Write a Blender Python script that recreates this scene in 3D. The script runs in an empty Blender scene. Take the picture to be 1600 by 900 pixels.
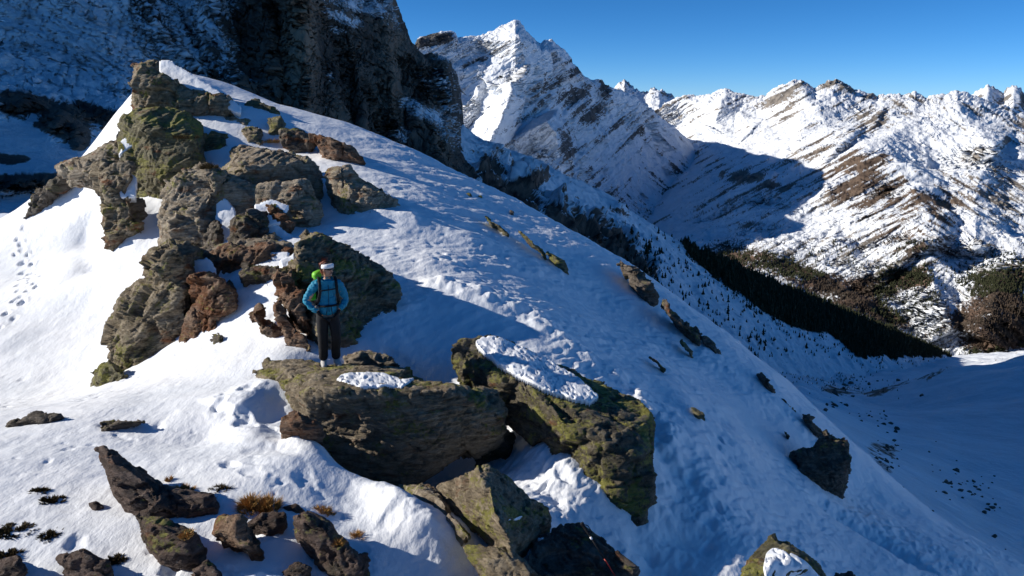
import bpy, bmesh, math, random
import numpy as np
from mathutils import Vector, Matrix

R = math.radians
random.seed(7)
rng = np.random.default_rng(11)
scene = bpy.context.scene
COL = scene.collection

# ------------------------------------------------------------------ camera
FPX = 1156.0                       # focal length in photo pixels (1600 wide)
PITCH = R(14.55)
cam_d = bpy.data.cameras.new('camera')
cam_d.sensor_width = 36.0
cam_d.lens = FPX / 1600.0 * 36.0
cam_d.clip_start = 0.1
cam_d.clip_end = 60000.0
cam = bpy.data.objects.new('camera', cam_d)
cam.rotation_euler = (R(90) - PITCH, 0, 0)
COL.objects.link(cam)
scene.camera = cam

# ------------------------------------------------------------------ light
SUN_AZ = R(89)                     # to the left of the view direction
SUN_EL = R(25)
SUN = np.array([-math.sin(SUN_AZ) * math.cos(SUN_EL), math.cos(SUN_AZ) * math.cos(SUN_EL), math.sin(SUN_EL)])
world = bpy.data.worlds.new('World')
scene.world = world
world.use_nodes = True
wn = world.node_tree.nodes
wl = world.node_tree.links
bg = wn['Background']
sky = wn.new('ShaderNodeTexSky')
sky.sky_type = 'NISHITA'
sky.sun_disc = False
sky.sun_elevation = SUN_EL
sky.sun_rotation = -SUN_AZ
sky.altitude = 2600
sky.air_density = 0.6
sky.dust_density = 0.0
sky.ozone_density = 8.0
hs = wn.new('ShaderNodeHueSaturation')
hs.inputs['Saturation'].default_value = 1.1
hs.inputs['Hue'].default_value = 0.495
wl.new(sky.outputs[0], hs.inputs['Color'])
wl.new(hs.outputs[0], bg.inputs[0])
bg.inputs[1].default_value = 0.102
sun_d = bpy.data.lights.new('sun', 'SUN')
sun_d.energy = 5.0
sun_d.angle = R(0.5)
sun_d.color = (1.0, 0.93, 0.82)
sun = bpy.data.objects.new('sun', sun_d)
sun.rotation_euler = Vector(SUN).to_track_quat('Z', 'Y').to_euler()
COL.objects.link(sun)
scene.view_settings.view_transform = 'Standard'
scene.view_settings.look = 'None'
scene.view_settings.exposure = 0.30
scene.view_settings.gamma = 1.0
scene.view_settings.use_curve_mapping = False
scene.cycles.use_denoising = True
scene.cycles.max_bounces = 6
scene.cycles.volume_bounces = 0

# ------------------------------------------------------------------ maths helpers
CP, SP = math.cos(PITCH), math.sin(PITCH)

def pix(px, py, Y):
    """photo pixel + horizontal distance -> world point"""
    px = np.asarray(px, float); py = np.asarray(py, float); Y = np.asarray(Y, float)
    u = (px - 800) / FPX; v = (450 - py) / FPX
    fy = CP + v * SP; fz = -SP + v * CP
    return np.stack([u / fy * Y, Y + 0 * u, fz / fy * Y], -1)

def unpix(P):
    x, y, z = P[..., 0], P[..., 1], P[..., 2]
    fwd = y * CP - z * SP; up = y * SP + z * CP
    return 800 + FPX * x / fwd, 450 - FPX * up / fwd

_perm = rng.permutation(256).astype(np.int32)
_perm = np.concatenate([_perm, _perm, _perm])
_g = rng.normal(size=(256, 3)); _g /= np.linalg.norm(_g, axis=1)[:, None]
_g = _g.astype(np.float32)

from concurrent.futures import ThreadPoolExecutor
_pool = ThreadPoolExecutor(4)
_gx, _gy, _gz = (_g[:, i].copy() for i in range(3))
def _perlin1(P):
    I = np.floor(P)
    F = (P - I).astype(np.float32)
    I = I.astype(np.int32) & 255
    W = F * F * F * (F * (F * 6 - 15) + 10)
    fx, fy, fz = F[:, 0], F[:, 1], F[:, 2]
    wx, wy, wz = W[:, 0], W[:, 1], W[:, 2]
    ix, iy, iz = I[:, 0], I[:, 1], I[:, 2]
    def corner(dx, dy, dz):
        h = _perm[_perm[_perm[ix + dx] + iy + dy] + iz + dz]
        return _gx[h] * (fx - dx) + _gy[h] * (fy - dy) + _gz[h] * (fz - dz)
    def lz(dx, dy):
        a = corner(dx, dy, 0); return a + wz * (corner(dx, dy, 1) - a)
    def ly(dx):
        a = lz(dx, 0); return a + wy * (lz(dx, 1) - a)
    a = ly(0)
    return 1.6 * (a + wx * (ly(1) - a))
def perlin(P):
    P = np.asarray(P, np.float64); sh = P.shape[:-1]; P = P.reshape(-1, 3)
    n = len(P)
    if n < 20000: return _perlin1(P).reshape(sh)
    ch = [P[i:i + 30000] for i in range(0, n, 30000)]
    return np.concatenate(list(_pool.map(_perlin1, ch))).reshape(sh)

def fbm(P, scale, octv=5, gain=0.5, lac=2.03, ridged=False, off=0.0):
    P = np.asarray(P, float) / scale + off
    a, s, t = 1.0, 0.0, 0.0
    for k in range(octv):
        n = perlin(P + 17.3 * k)
        if ridged:
            n = 1 - 2 * np.abs(n)
        s = s + a * n; t += a
        a *= gain; P = P * lac
    return s / t

def smooth(a, b, x):
    t = np.clip((x - a) / (b - a), 0, 1)
    return t * t * (3 - 2 * t)

def seg_dist(X, Y, poly):
    """distance of points to a polyline and the parameter 0..1 along it"""
    best = np.full(X.shape, 1e18); par = np.zeros(X.shape)
    n = len(poly) - 1
    for i in range(n):
        ax, ay = poly[i][:2]; bx, by = poly[i + 1][:2]
        dx, dy = bx - ax, by - ay
        t = np.clip(((X - ax) * dx + (Y - ay) * dy) / (dx * dx + dy * dy + 1e-12), 0, 1)
        d = (X - ax - t * dx) ** 2 + (Y - ay - t * dy) ** 2
        m = d < best
        best = np.where(m, d, best); par = np.where(m, (i + t) / n, par)
    return np.sqrt(best), par

def side_dist(X, Y, poly):
    """signed distance: positive to the right of the polyline as drawn downwards in the picture"""
    best = np.full(X.shape, 1e18); sg = np.ones(X.shape)
    for i in range(len(poly) - 1):
        ax, ay = poly[i][:2]; bx, by = poly[i + 1][:2]
        dx, dy = bx - ax, by - ay
        t = np.clip(((X - ax) * dx + (Y - ay) * dy) / (dx * dx + dy * dy + 1e-12), 0, 1)
        d = (X - ax - t * dx) ** 2 + (Y - ay - t * dy) ** 2
        m = d < best
        c = dx * (Y - ay) - dy * (X - ax)
        best = np.where(m, d, best); sg = np.where(m, -np.sign(c), sg)
    return np.sqrt(best) * sg

class TPS:
    def __init__(self, pts, vals, lam=1e-4):
        self.p = np.asarray(pts, float); n = len(self.p)
        K = self.k(self.p, self.p) + lam * np.eye(n)
        A = np.zeros((n + 3, n + 3)); A[:n, :n] = K
        A[:n, n] = 1; A[:n, n + 1:] = self.p; A[n, :n] = 1; A[n + 1:, :n] = self.p.T
        self.c = np.linalg.solve(A, np.concatenate([vals, [0, 0, 0]]))
    def k(self, a, b):
        r2 = ((a[:, None, :] - b[None, :, :]) ** 2).sum(-1)
        return 0.5 * r2 * np.log(r2 + 1e-12)
    def __call__(self, q):
        q = np.asarray(q, float); sh = q.shape[:-1]; q = q.reshape(-1, 2)
        out = np.empty(len(q)); n = len(self.p)
        for i in range(0, len(q), 40000):
            b = q[i:i + 40000]
            out[i:i + 40000] = self.k(b, self.p) @ self.c[:n] + self.c[n] + b @ self.c[n + 1:]
        return out.reshape(sh)

# ------------------------------------------------------------------ object helpers
def tag(o, label=None, cat=None, group=None, kind=None):
    if label: o['label'] = label
    if cat: o['category'] = cat
    if group: o['group'] = group
    if kind: o['kind'] = kind
    return o

def mesh_obj(name, V, F, mat=None, parent=None, smooth_=True, origin=None):
    V = np.asarray(V, float)
    o0 = np.zeros(3) if origin is None else np.asarray(origin, float)
    me = bpy.data.meshes.new(name)
    F = np.asarray(F, np.int32) if not isinstance(F, list) else F
    if isinstance(F, list):
        me.from_pydata((V - o0).tolist(), [], F)
    else:
        n, k = F.shape
        me.vertices.add(len(V)); me.vertices.foreach_set('co', (V - o0).astype(np.float32).ravel())
        me.loops.add(n * k); me.loops.foreach_set('vertex_index', F.ravel())
        me.polygons.add(n)
        me.polygons.foreach_set('loop_start', np.arange(0, n * k, k, dtype=np.int32))
        me.polygons.foreach_set('loop_total', np.full(n, k, np.int32))
        me.update(calc_edges=True)
    if smooth_ and len(me.polygons):
        me.polygons.foreach_set('use_smooth', np.ones(len(me.polygons), bool))
    me.update()
    if mat: me.materials.append(mat)
    o = bpy.data.objects.new(name, me)
    o.location = o0
    COL.objects.link(o)
    if parent is not None: o.parent = parent
    return o

def grid_faces(nr, nc):
    i = np.arange(nr - 1)[:, None] * nc + np.arange(nc - 1)[None, :]
    i = i.ravel()
    return np.stack([i, i + 1, i + 1 + nc, i + nc], -1).astype(np.int32)

def set_col(o, rgb):
    me = o.data
    at = me.color_attributes.new('albedo', 'FLOAT_COLOR', 'POINT')
    c = np.ones((len(me.vertices), 4), np.float32); c[:, :3] = rgb.reshape(-1, 3)
    at.data.foreach_set('color', c.ravel())

# ------------------------------------------------------------------ materials
def new_mat(name):
    m = bpy.data.materials.new(name); m.use_nodes = True
    nt = m.node_tree; b = nt.nodes['Principled BSDF']
    return m, nt, b

class NB:
    """small node builder"""
    def __init__(s, nt): s.nt = nt
    def n(s, t, **k):
        x = s.nt.nodes.new(t)
        for a, v in k.items(): setattr(x, a, v)
        return x
    def l(s, a, b): s.nt.links.new(a, b)
    def pos(s, scale=(1, 1, 1), rot=(0, 0, 0)):
        g = s.n('ShaderNodeNewGeometry'); m = s.n('ShaderNodeMapping')
        m.inputs['Scale'].default_value = scale; m.inputs['Rotation'].default_value = rot
        s.l(g.outputs['Position'], m.inputs['Vector']); return m.outputs[0]
    def noise(s, vec, scale, detail=6, rough=0.55, dist=0.0, typ='FBM'):
        x = s.n('ShaderNodeTexNoise'); x.noise_type = typ
        x.inputs['Scale'].default_value = scale; x.inputs['Detail'].default_value = detail
        x.inputs['Roughness'].default_value = rough; x.inputs['Distortion'].default_value = dist
        s.l(vec, x.inputs['Vector']); return x.outputs[0]
    def ramp(s, fac, stops, interp='LINEAR'):
        x = s.n('ShaderNodeValToRGB'); x.color_ramp.interpolation = interp
        e = x.color_ramp.elements
        while len(e) < len(stops): e.new(0.5)
        for i, (p, c) in enumerate(stops):
            e[i].position = p
            e[i].color = (c, c, c, 1) if isinstance(c, (int, float)) else (*c, 1)
        s.l(fac, x.inputs[0]); return x.outputs[0]
    def mix(s, fac, a, b, mode='MIX'):
        x = s.n('ShaderNodeMix', data_type='RGBA', blend_type=mode)
        if isinstance(fac, (int, float)): x.inputs[0].default_value = fac
        else: s.l(fac, x.inputs[0])
        for k, v in ((6, a), (7, b)):
            if isinstance(v, tuple): x.inputs[k].default_value = (*v, 1)
            else: s.l(v, x.inputs[k])
        return x.outputs[2]
    def math(s, op, a, b=0.0):
        x = s.n('ShaderNodeMath', operation=op)
        for k, v in ((0, a), (1, b)):
            if isinstance(v, (int, float)): x.inputs[k].default_value = v
            else: s.l(v, x.inputs[k])
        return x.outputs[0]
    def bump(s, h, strength, dist, prev=None):
        x = s.n('ShaderNodeBump'); x.inputs['Strength'].default_value = strength
        x.inputs['Distance'].default_value = dist; s.l(h, x.inputs['Height'])
        if prev: s.l(prev, x.inputs['Normal'])
        return x.outputs[0]

SNOW = (0.83, 0.87, 0.93)

def snow_material():
    m, nt, b = new_mat('snow'); k = NB(nt)
    p = k.pos()
    c = k.ramp(k.noise(p, 0.7, 5), [(0.3, (0.80, 0.845, 0.91)), (0.7, (0.86, 0.885, 0.93))])
    k.l(c, b.inputs['Base Color'])
    b.inputs['Roughness'].default_value = 0.55
    b.inputs['Specular IOR Level'].default_value = 0.3
    h1 = k.noise(k.pos((1, 0.45, 1), (0, 0, 0.5)), 6.0, 6, 0.6)
    h2 = k.noise(p, 38.0, 4, 0.6)
    n1 = k.bump(h1, 0.75, 0.035)
    k.l(k.bump(h2, 0.5, 0.006, n1), b.inputs['Normal'])
    return m

def rock_material(name, base=((0.045, 0.036, 0.028), (0.15, 0.12, 0.09), (0.30, 0.26, 0.21)), lichen=0.5, rust=0.15, moss=0.3, scale=1.0, dip=(0.5, 0.35, 0.2)):
    m, nt, b = new_mat(name); k = NB(nt)
    p = k.pos()
    st = k.pos((1, 1, 7.0), dip)
    n1 = k.noise(st, 2.2 * scale, 10, 0.68, 0.4)
    n2 = k.noise(p, 9.0 * scale, 8, 0.7)
    f = k.math('ADD', k.math('MULTIPLY', n1, 0.6), k.math('MULTIPLY', n2, 0.4))
    col = k.ramp(f, [(0.34, base[0]), (0.46, base[1]), (0.62, base[2])])
    # rust on fresh breaks
    if rust > 0:
        r = k.ramp(k.noise(k.pos((1, 1, 2.5), dip), 1.3 * scale, 7, 0.62), [(0.62 - 0.2 * rust, 0.0), (0.70 - 0.12 * rust, 1.0)])
        col = k.mix(r, col, k.mix(n2, (0.10, 0.035, 0.016), (0.42, 0.16, 0.055)))
    # dark moss film
    if moss > 0:
        r = k.ramp(k.noise(p, 1.1 * scale, 6, 0.6), [(0.62 - 0.18 * moss, 0.0), (0.74 - 0.16 * moss, 0.75)])
        col = k.mix(r, col, k.mix(n2, (0.030, 0.034, 0.014), (0.085, 0.085, 0.030)))
    if lichen > 0:
        big = k.noise(p, 1.7 * scale, 5, 0.6)
        sm = k.noise(p, 13.0 * scale, 6, 0.75)
        g = k.math('ADD', k.math('MULTIPLY', big, 0.55), k.math('MULTIPLY', sm, 0.45))
        geo = k.n('ShaderNodeNewGeometry'); sx = k.n('ShaderNodeSeparateXYZ'); k.l(geo.outputs['Normal'], sx.inputs[0])
        g = k.math('ADD', g, k.math('MULTIPLY', sx.outputs['Z'], 0.035))
        r = k.ramp(g, [(0.60 - 0.12 * lichen, 0.0), (0.65 - 0.11 * lichen, 1.0)])
        col = k.mix(r, col, k.mix(n2, (0.17, 0.165, 0.035), (0.50, 0.48, 0.12)))
    # pale mineral flecks
    fl = k.ramp(k.noise(p, 30.0 * scale, 3, 0.6), [(0.63, 0.0), (0.70, 0.7)])
    col = k.mix(fl, col, (0.42, 0.38, 0.32))
    cr = k.ramp(k.noise(st, 5.0 * scale, 9, 0.75, 0.8, 'RIDGED_MULTIFRACTAL'), [(0.25, 0.35), (0.55, 1.0)])
    col = k.mix(0.35, col, cr, 'MULTIPLY')
    k.l(col, b.inputs['Base Color'])
    b.inputs['Roughness'].default_value = 0.72
    b.inputs['Specular IOR Level'].default_value = 0.35
    nb = k.bump(k.noise(st, 4.5 * scale, 10, 0.7, 0.5), 1.0, 0.13 / scale)
    nb = k.bump(k.noise(p, 22.0 * scale, 8, 0.7), 0.6, 0.02 / scale, nb)
    k.l(nb, b.inputs['Normal'])
    return m

def albedo_material(name, nscale, strength=0.6, dist=3.0, stretch=(1, 1, 1), rough=0.8):
    m, nt, b = new_mat(name); k = NB(nt)
    a = k.n('ShaderNodeVertexColor'); a.layer_name = 'albedo'
    p = k.pos(stretch)
    n = k.noise(p, nscale, 8, 0.65)
    v = k.ramp(n, [(0.3, 0.84), (0.7, 1.0)])
    k.l(k.mix(1.0, a.outputs[0], v, 'MULTIPLY'), b.inputs['Base Color'])
    b.inputs['Roughness'].default_value = rough
    b.inputs['Specular IOR Level'].default_value = 0.15
    k.l(k.bump(n, strength, dist), b.inputs['Normal'])
    return m

M_SNOW = snow_material()
# ================================================================== foreground snow ridge
# control points: photo pixel + horizontal distance of the snow surface
G = [
 # near mound, lower left
 (-200,900,5.6),(0,900,5.6),(300,900,5.7),(600,900,6.2),(0,780,6.9),(200,780,6.9),(400,780,7.0),(560,790,7.4),(700,880,6.7),
 (-200,690,8.6),(0,668,9.2),(140,645,9.6),(250,630,10.0),(330,602,10.8),(430,640,9.6),(300,690,8.6),(480,688,8.8),(500,697,8.6),(560,748,7.9),(620,785,7.4),(660,825,7.0),
 (500,712,9.3),(545,760,8.8),(545,755,9.8),(600,805,8.4),(600,800,9.4),(600,790,10.3),(700,800,8.7),(700,782,9.7),(780,742,9.6),(780,720,10.4),(640,690,11.3),
 # down behind the mound crest: left bowl
 (-100,640,13.5),(60,620,14),(150,590,14.5),(100,540,17),(-50,520,18),(230,470,18),(50,430,23),(240,350,22),(150,350,25),(-100,420,25),
 (130,280,27.5),(70,300,28),(0,345,28.5),(-120,390,29),
 # behind the bowl crest
 (130,300,33),(0,375,34),(60,330,40),(-120,430,38),
 # saddle with snow between rocks
 (380,500,13.5),(360,440,15),(450,560,11.4),(400,545,12.2),(420,600,10.6),(470,620,10.2),
 # rocky mound
 (300,400,18),(330,260,23.5),(430,240,24.5),(400,170,27),(300,130,28.5),(230,230,25.5),(200,330,22),(230,130,29),(420,350,18.5),(500,260,22.5),(520,330,19.5),
 (230,190,34),(350,190,34),
 # right flank: crest line of the picture
 (350,150,29),(450,170,29.5),(550,195,30),(650,238,30.5),(750,292,30.5),(860,350,30),(960,418,29),(1040,475,28),(1120,543,26.5),(1200,600,25),(1300,672,23),(1400,760,21),(1600,905,18.5),(1800,1040,16),
 # flank interior
 (600,320,20),(650,260,26),(700,400,17),(560,360,18.4),(640,440,14.8),(750,480,14.2),(850,450,17.5),(900,520,14.6),(800,340,24),(1000,520,18.5),(700,540,12.8),(620,560,12.2),
 (820,560,12.4),(1000,620,12.8),(1100,650,13.0),(1050,560,17),(1200,700,14.5),(1250,800,12.2),(1150,780,10.6),(1080,720,10.6),(1050,860,8.6),(1200,900,8.8),(1400,880,12.2),(1350,790,15.5),
 (880,740,9.0),(830,700,9.8),(800,800,7.9),(950,860,7.8),(900,900,7.0),(1000,960,6.6),(1300,1000,8.0),(1600,1060,10),
 (740,640,11.4),
]
H = [ # hidden: world x, y, z behind the crest and beyond the frame
 (-14,36,-6),(-9,40,-6),(-4,41,-8),(0,42,-11),(5,40,-15),(9,37,-18),(12,33,-20),(15,29,-21),(19,26,-24),(24,20,-26),(20,14,-19),(12,8,-11),(6,4,-7.5),
 (-14,60,-13),(0,60,-22),(14,50,-32),(30,34,-38),(-35,60,-12),(-40,35,-9),(-25,20,-8.5),(-14,10,-6),(-7,4,-3.9),(0,3.5,-3.9),(-22,26,-6.5),(-30,30,-8),(30,24,-34),(40,14,-36),(24,6,-22)]
def _ctrl():
    P = [pix(*g) for g in G] + [np.array(h, float) for h in H]
    P = np.array(P)
    q = np.stack([P[:, 0] / P[:, 1], np.log(P[:, 1])], -1)
    return q, P[:, 2] / P[:, 1]
_q, _s = _ctrl()
tps = TPS(_q, _s, 2e-4)
def ground_base(x, y):
    x = np.asarray(x, float); y = np.asarray(y, float)
    yy = np.maximum(y, 1.5)
    return tps(np.stack([x / yy, np.log(yy)], -1)) * yy

_yy = np.geomspace(3.0, 45, 700)
def hit(px, py, extra=0.0):
    """where the ray through a photo pixel meets the snow"""
    P = pix(np.full(700, float(px)), np.full(700, float(py)), _yy)
    z = ground_base(P[:, 0], P[:, 1])
    b = np.nonzero(P[:, 2] < z)[0]
    i = b[0] if len(b) else int(np.argmin(P[:, 2] - z))
    return P[i]

# features in the snow: (pixels, width m, height m, noise share)
BERMS = [
 ([(640,436),(720,455),(820,492),(900,548),(960,590),(1010,630),(1042,668)], 0.42, 0.13, 0.8),
 ([(520,372),(560,352),(640,346),(720,368),(760,400)], 0.8, 0.16, 0.1),
 ([(1020,655),(1050,672),(1030,700)], 0.22, 0.14, 1.2),
 ([(340,640),(400,615),(450,590)], 0.5, 0.10, 0.3),
 ([(430,668),(520,700),(590,760),(650,815),(740,890)], 0.35, 0.16, 0.3),
 ([(560,330),(600,346),(660,350)], 0.4, 0.10, 0.1),
 ([(600,560),(570,548),(640,530)], 0.4, 0.06, 0.5),
]
TROUGHS = [
 ([(1040,690),(1060,760),(1040,830),(1000,900)], 0.55, 0.22, 0.5),
 ([(1110,640),(1130,700),(1150,740)], 0.4, 0.10, 0.8),
 ([(800,720),(860,760),(880,800),(950,860)], 0.35, 0.12, 0.7),
 ([(150,390),(140,350),(150,320)], 0.6, 0.5, 0.1),
 ([(440,690),(360,690),(320,670)], 0.35, 0.10, 0.4),
 ([(1290,790),(1350,830),(1400,860)], 0.5, 0.3, 0.2),
 ([(430,625),(420,650),(440,680)], 0.3, 0.14, 0.2),
]
TRACKS = [
 ([(30,352),(45,400),(38,450),(15,500),(0,520)], 0.13, 0.16),
 ([(20,380),(60,440),(25,480)], 0.13, 0.16),
 ([(390,600),(350,640),(380,660),(340,650)], 0.13, 0.10),
 ([(300,720),(350,735),(400,725),(450,740),(470,780)], 0.12, 0.07),
 ([(540,800),(600,820),(560,850),(600,870)], 0.12, 0.07),
 ([(1060,900),(1120,830),(1090,760),(1130,700),(1100,650)], 0.13, 0.10),
 ([(960,880),(1010,830),(900,800),(860,740)], 0.12, 0.10),
 ([(640,420),(700,400),(760,440),(800,470),(720,420),(680,380)], 0.11, 0.05),
]
def pline(pts):
    out = []
    for a, b in zip(pts[:-1], pts[1:]):
        n = max(2, int(math.hypot(b[0] - a[0], b[1] - a[1]) / 25))
        for i in range(n): out.append((a[0] + (b[0] - a[0]) * i / n, a[1] + (b[1] - a[1]) * i / n))
    out.append(pts[-1])
    return [hit(*p)[:2] for p in out]

def ground_z(x, y, fine=True):
    z = ground_base(x, y)
    P = np.stack([x, y, 0 * x], -1)
    wv = fbm(P, 2.6, 3)
    z = z + 0.10 * wv + 0.22 * smooth(-0.1, .25, x / y) * fbm(P * [1, .6, 1], 4.2, 3, off=51)
    if not fine: return z
    n1 = fbm(P, 0.55, 4, off=5.1)
    z = z + 0.030 * n1
    # wind scallops, stretched down the fall line
    a = R(-38); c, s = math.cos(a), math.sin(a)
    X2 = (x * c + y * s); Y2 = (-x * s + y * c)
    rgt = smooth(-0.30, -0.10, x / y)
    sc = fbm(np.stack([X2 / 1.0, Y2 / 2.6, 0 * x], -1), 0.24, 4, 0.55, off=9.0)
    sc2 = fbm(np.stack([X2 / 1.0, Y2 / 3.0, 0 * x], -1), 0.8, 3, off=2.0)
    patch = smooth(-0.3, 0.35, fbm(P, 3.0, 2, off=33))
    sc3 = fbm(np.stack([X2 / 1.0, Y2 / 3.4, 0 * x], -1), 0.11, 3, 0.6, off=19.0)
    run = fbm(np.stack([X2 / 1.0, Y2 / 9.0, 0 * x], -1), 0.7, 4, 0.55, off=61)
    z = z + rgt * (0.05 * run + 0.095 * np.abs(sc) * (0.08 + 1.15 * patch) + 0.07 * sc2 + 0.018 * sc3)
    lump = fbm(P, 0.33, 3, off=71)
    dents = smooth(0.15, 0.55, lump) * smooth(-0.1, 0.4, fbm(P, 1.6, 2, off=44))
    z = z - 0.055 * dents * (1 - rgt) * smooth(22, 10, y)
    return z

NU, NV = 1180, 900
us = np.linspace(-1.25, 1.25, NU)
ys = np.concatenate([np.linspace(1.2, 4.0, 40)[:-1], np.geomspace(4.0, 62, NV - 39)])
U, YY = np.meshgrid(us, ys)
X = U * YY
Z = ground_z(X, YY)
for pts, w, h, ns in BERMS:
    pl = pline(pts); xs = [p[0] for p in pl]; yv = [p[1] for p in pl]
    m = (X > min(xs) - 3 * w) & (X < max(xs) + 3 * w) & (YY > min(yv) - 3 * w) & (YY < max(yv) + 3 * w)
    d, t = seg_dist(X[m], YY[m], pl)
    nn = fbm(np.stack([X[m], YY[m], 0 * X[m]], -1), 0.35, 4, off=3)
    Z[m] += h * np.exp(-(d / w) ** 2) * smooth(0, .12, t) * smooth(1, .85, t) * (1 + ns * 1.4 * nn)
for pts, w, h, ns in TROUGHS:
    pl = pline(pts); xs = [p[0] for p in pl]; yv = [p[1] for p in pl]
    m = (X > min(xs) - 3 * w) & (X < max(xs) + 3 * w) & (YY > min(yv) - 3 * w) & (YY < max(yv) + 3 * w)
    d, t = seg_dist(X[m], YY[m], pl)
    nn = fbm(np.stack([X[m], YY[m], 0 * X[m]], -1), 0.5, 4, off=13)
    Z[m] -= h * np.exp(-(d / w) ** 2) * (1 + ns * 1.2 * nn)
for pts, r, dep in TRACKS:
    pl = pline(pts); acc = 0; k = 0
    for a, b in zip(pl[:-1], pl[1:]):
        L = math.hypot(b[0] - a[0], b[1] - a[1]); t = 0
        while acc + (L - t) > 0.5:
            t += 0.5 - acc; acc = 0; k += 1
            f = t / L; nx, ny = -(b[1] - a[1]) / L, (b[0] - a[0]) / L
            sd = (0.13 if k % 2 else -0.13) + random.uniform(-.05, .05)
            cx = a[0] + (b[0] - a[0]) * f + nx * sd; cy = a[1] + (b[1] - a[1]) * f + ny * sd
            m = (np.abs(X - cx) < 4 * r) & (np.abs(YY - cy) < 4 * r)
            al, ac = ((X[m] - cx) * -ny + (YY[m] - cy) * nx) * -1, (X[m] - cx) * nx + (YY[m] - cy) * ny
            rr = np.sqrt((al / 1.6) ** 2 + ac ** 2) / (r * .72) * random.uniform(.8, 1.25) * (1 + .5 * fbm(np.stack([X[m], YY[m], 0 * X[m]], -1), .12, 3))
            Z[m] += -.55 * dep * random.uniform(.5, 1.2) * np.exp(-rr ** 4) + dep * .10 * np.exp(-((rr - 1.4) / .4) ** 2)
        acc += L - t
GV = np.stack([X, YY, Z], -1).reshape(-1, 3)
fg = mesh_obj('ground', GV, grid_faces(*X.shape), M_SNOW)
tag(fg, 'wind rippled snow of the near ridge with footprints', kind='structure')
# ================================================================== far terrain
def catmull(A, n):
    """resample along axis 0 to n samples with a limited cubic"""
    m = A.shape[0]
    t = np.linspace(0, m - 1, n); i = np.minimum(t.astype(int), m - 2); f = (t - i)
    f = f.reshape((-1,) + (1,) * (A.ndim - 1))
    p1, p2 = A[i], A[i + 1]
    p0 = A[np.maximum(i - 1, 0)]; p3 = A[np.minimum(i + 2, m - 1)]
    m1 = (p2 - p0) * .5; m2 = (p3 - p1) * .5
    # limit tangents
    d = p2 - p1
    m1 = np.where(np.sign(m1) == np.sign(d), np.clip(np.abs(m1), 0, 2 * np.abs(d)) * np.sign(d), 0)
    m2 = np.where(np.sign(m2) == np.sign(d), np.clip(np.abs(m2), 0, 2 * np.abs(d)) * np.sign(d), 0)
    f2, f3 = f * f, f * f * f
    return (2 * f3 - 3 * f2 + 1) * p1 + (f3 - 2 * f2 + f) * m1 + (-2 * f3 + 3 * f2) * p2 + (f3 - f2) * m2

def by_x(poly, xs):
    poly = np.array(sorted(poly), float)
    return np.interp(xs, poly[:, 0], poly[:, 1])

def loft(rows, nu, nv, xs=None):
    """rows of (px,py,Y) keys, first row = far/top. With xs the rows are functions of px (any number of keys);
    without, every row has the same number of keys. Returns arrays PX, PY, D of shape (nv, nu)."""
    if xs is not None:
        X = np.linspace(xs[0], xs[1], nu)
        A = []
        for r in rows:
            r = np.array(sorted(r), float)
            A.append(np.stack([X, np.interp(X, r[:, 0], r[:, 1]), np.log(np.interp(X, r[:, 0], r[:, 2]))], -1))
        A = np.array(A)
    else:
        A = np.array(rows, float); A[..., 2] = np.log(A[..., 2])
        A = catmull(A.transpose(1, 0, 2), nu).transpose(1, 0, 2)
    A = catmull(A, nv)
    return A[..., 0].copy(), A[..., 1].copy(), np.exp(A[..., 2])

def normals(P):
    a = np.gradient(P, axis=1); b = np.gradient(P, axis=0)
    n = np.cross(a, b); n /= np.linalg.norm(n, axis=-1)[..., None] + 1e-9
    n[n[..., 2] < 0] *= -1
    return n

def blobs(PX, PY, lst):
    s = np.zeros(PX.shape)
    for x, y, rx, ry, ang, w in lst:
        c, t = math.cos(R(ang)), math.sin(R(ang))
        a = ((PX - x) * c + (PY - y) * t) / rx; b = (-(PX - x) * t + (PY - y) * c) / ry
        s = s + w * np.exp(-(a * a + b * b) ** 1.5)
    return s

def spurs(PX, PY, lst):
    """crest lines: (pixels, width left, width right, height) -> metres of relief towards the viewer"""
    s = np.zeros(PX.shape)
    for poly, wl_, wr_, h in lst:
        d = side_dist(PX, PY, poly)
        _, t = seg_dist(PX, PY, poly)
        k = np.where(d < 0, 1 + d / wl_, 1 - d / wr_)
        hh = h if not isinstance(h, tuple) else h[0] + (h[1] - h[0]) * t
        s = np.maximum(s, hh * np.clip(k, 0, 1) * smooth(0, .1, t) * smooth(1, .9, t))
    return s

SNOWC = np.array([0.83, 0.87, 0.93])
def mixc(f, a, b):
    f = np.asarray(f)[..., None]
    return np.asarray(a) * (1 - f) + np.asarray(b) * f

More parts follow.
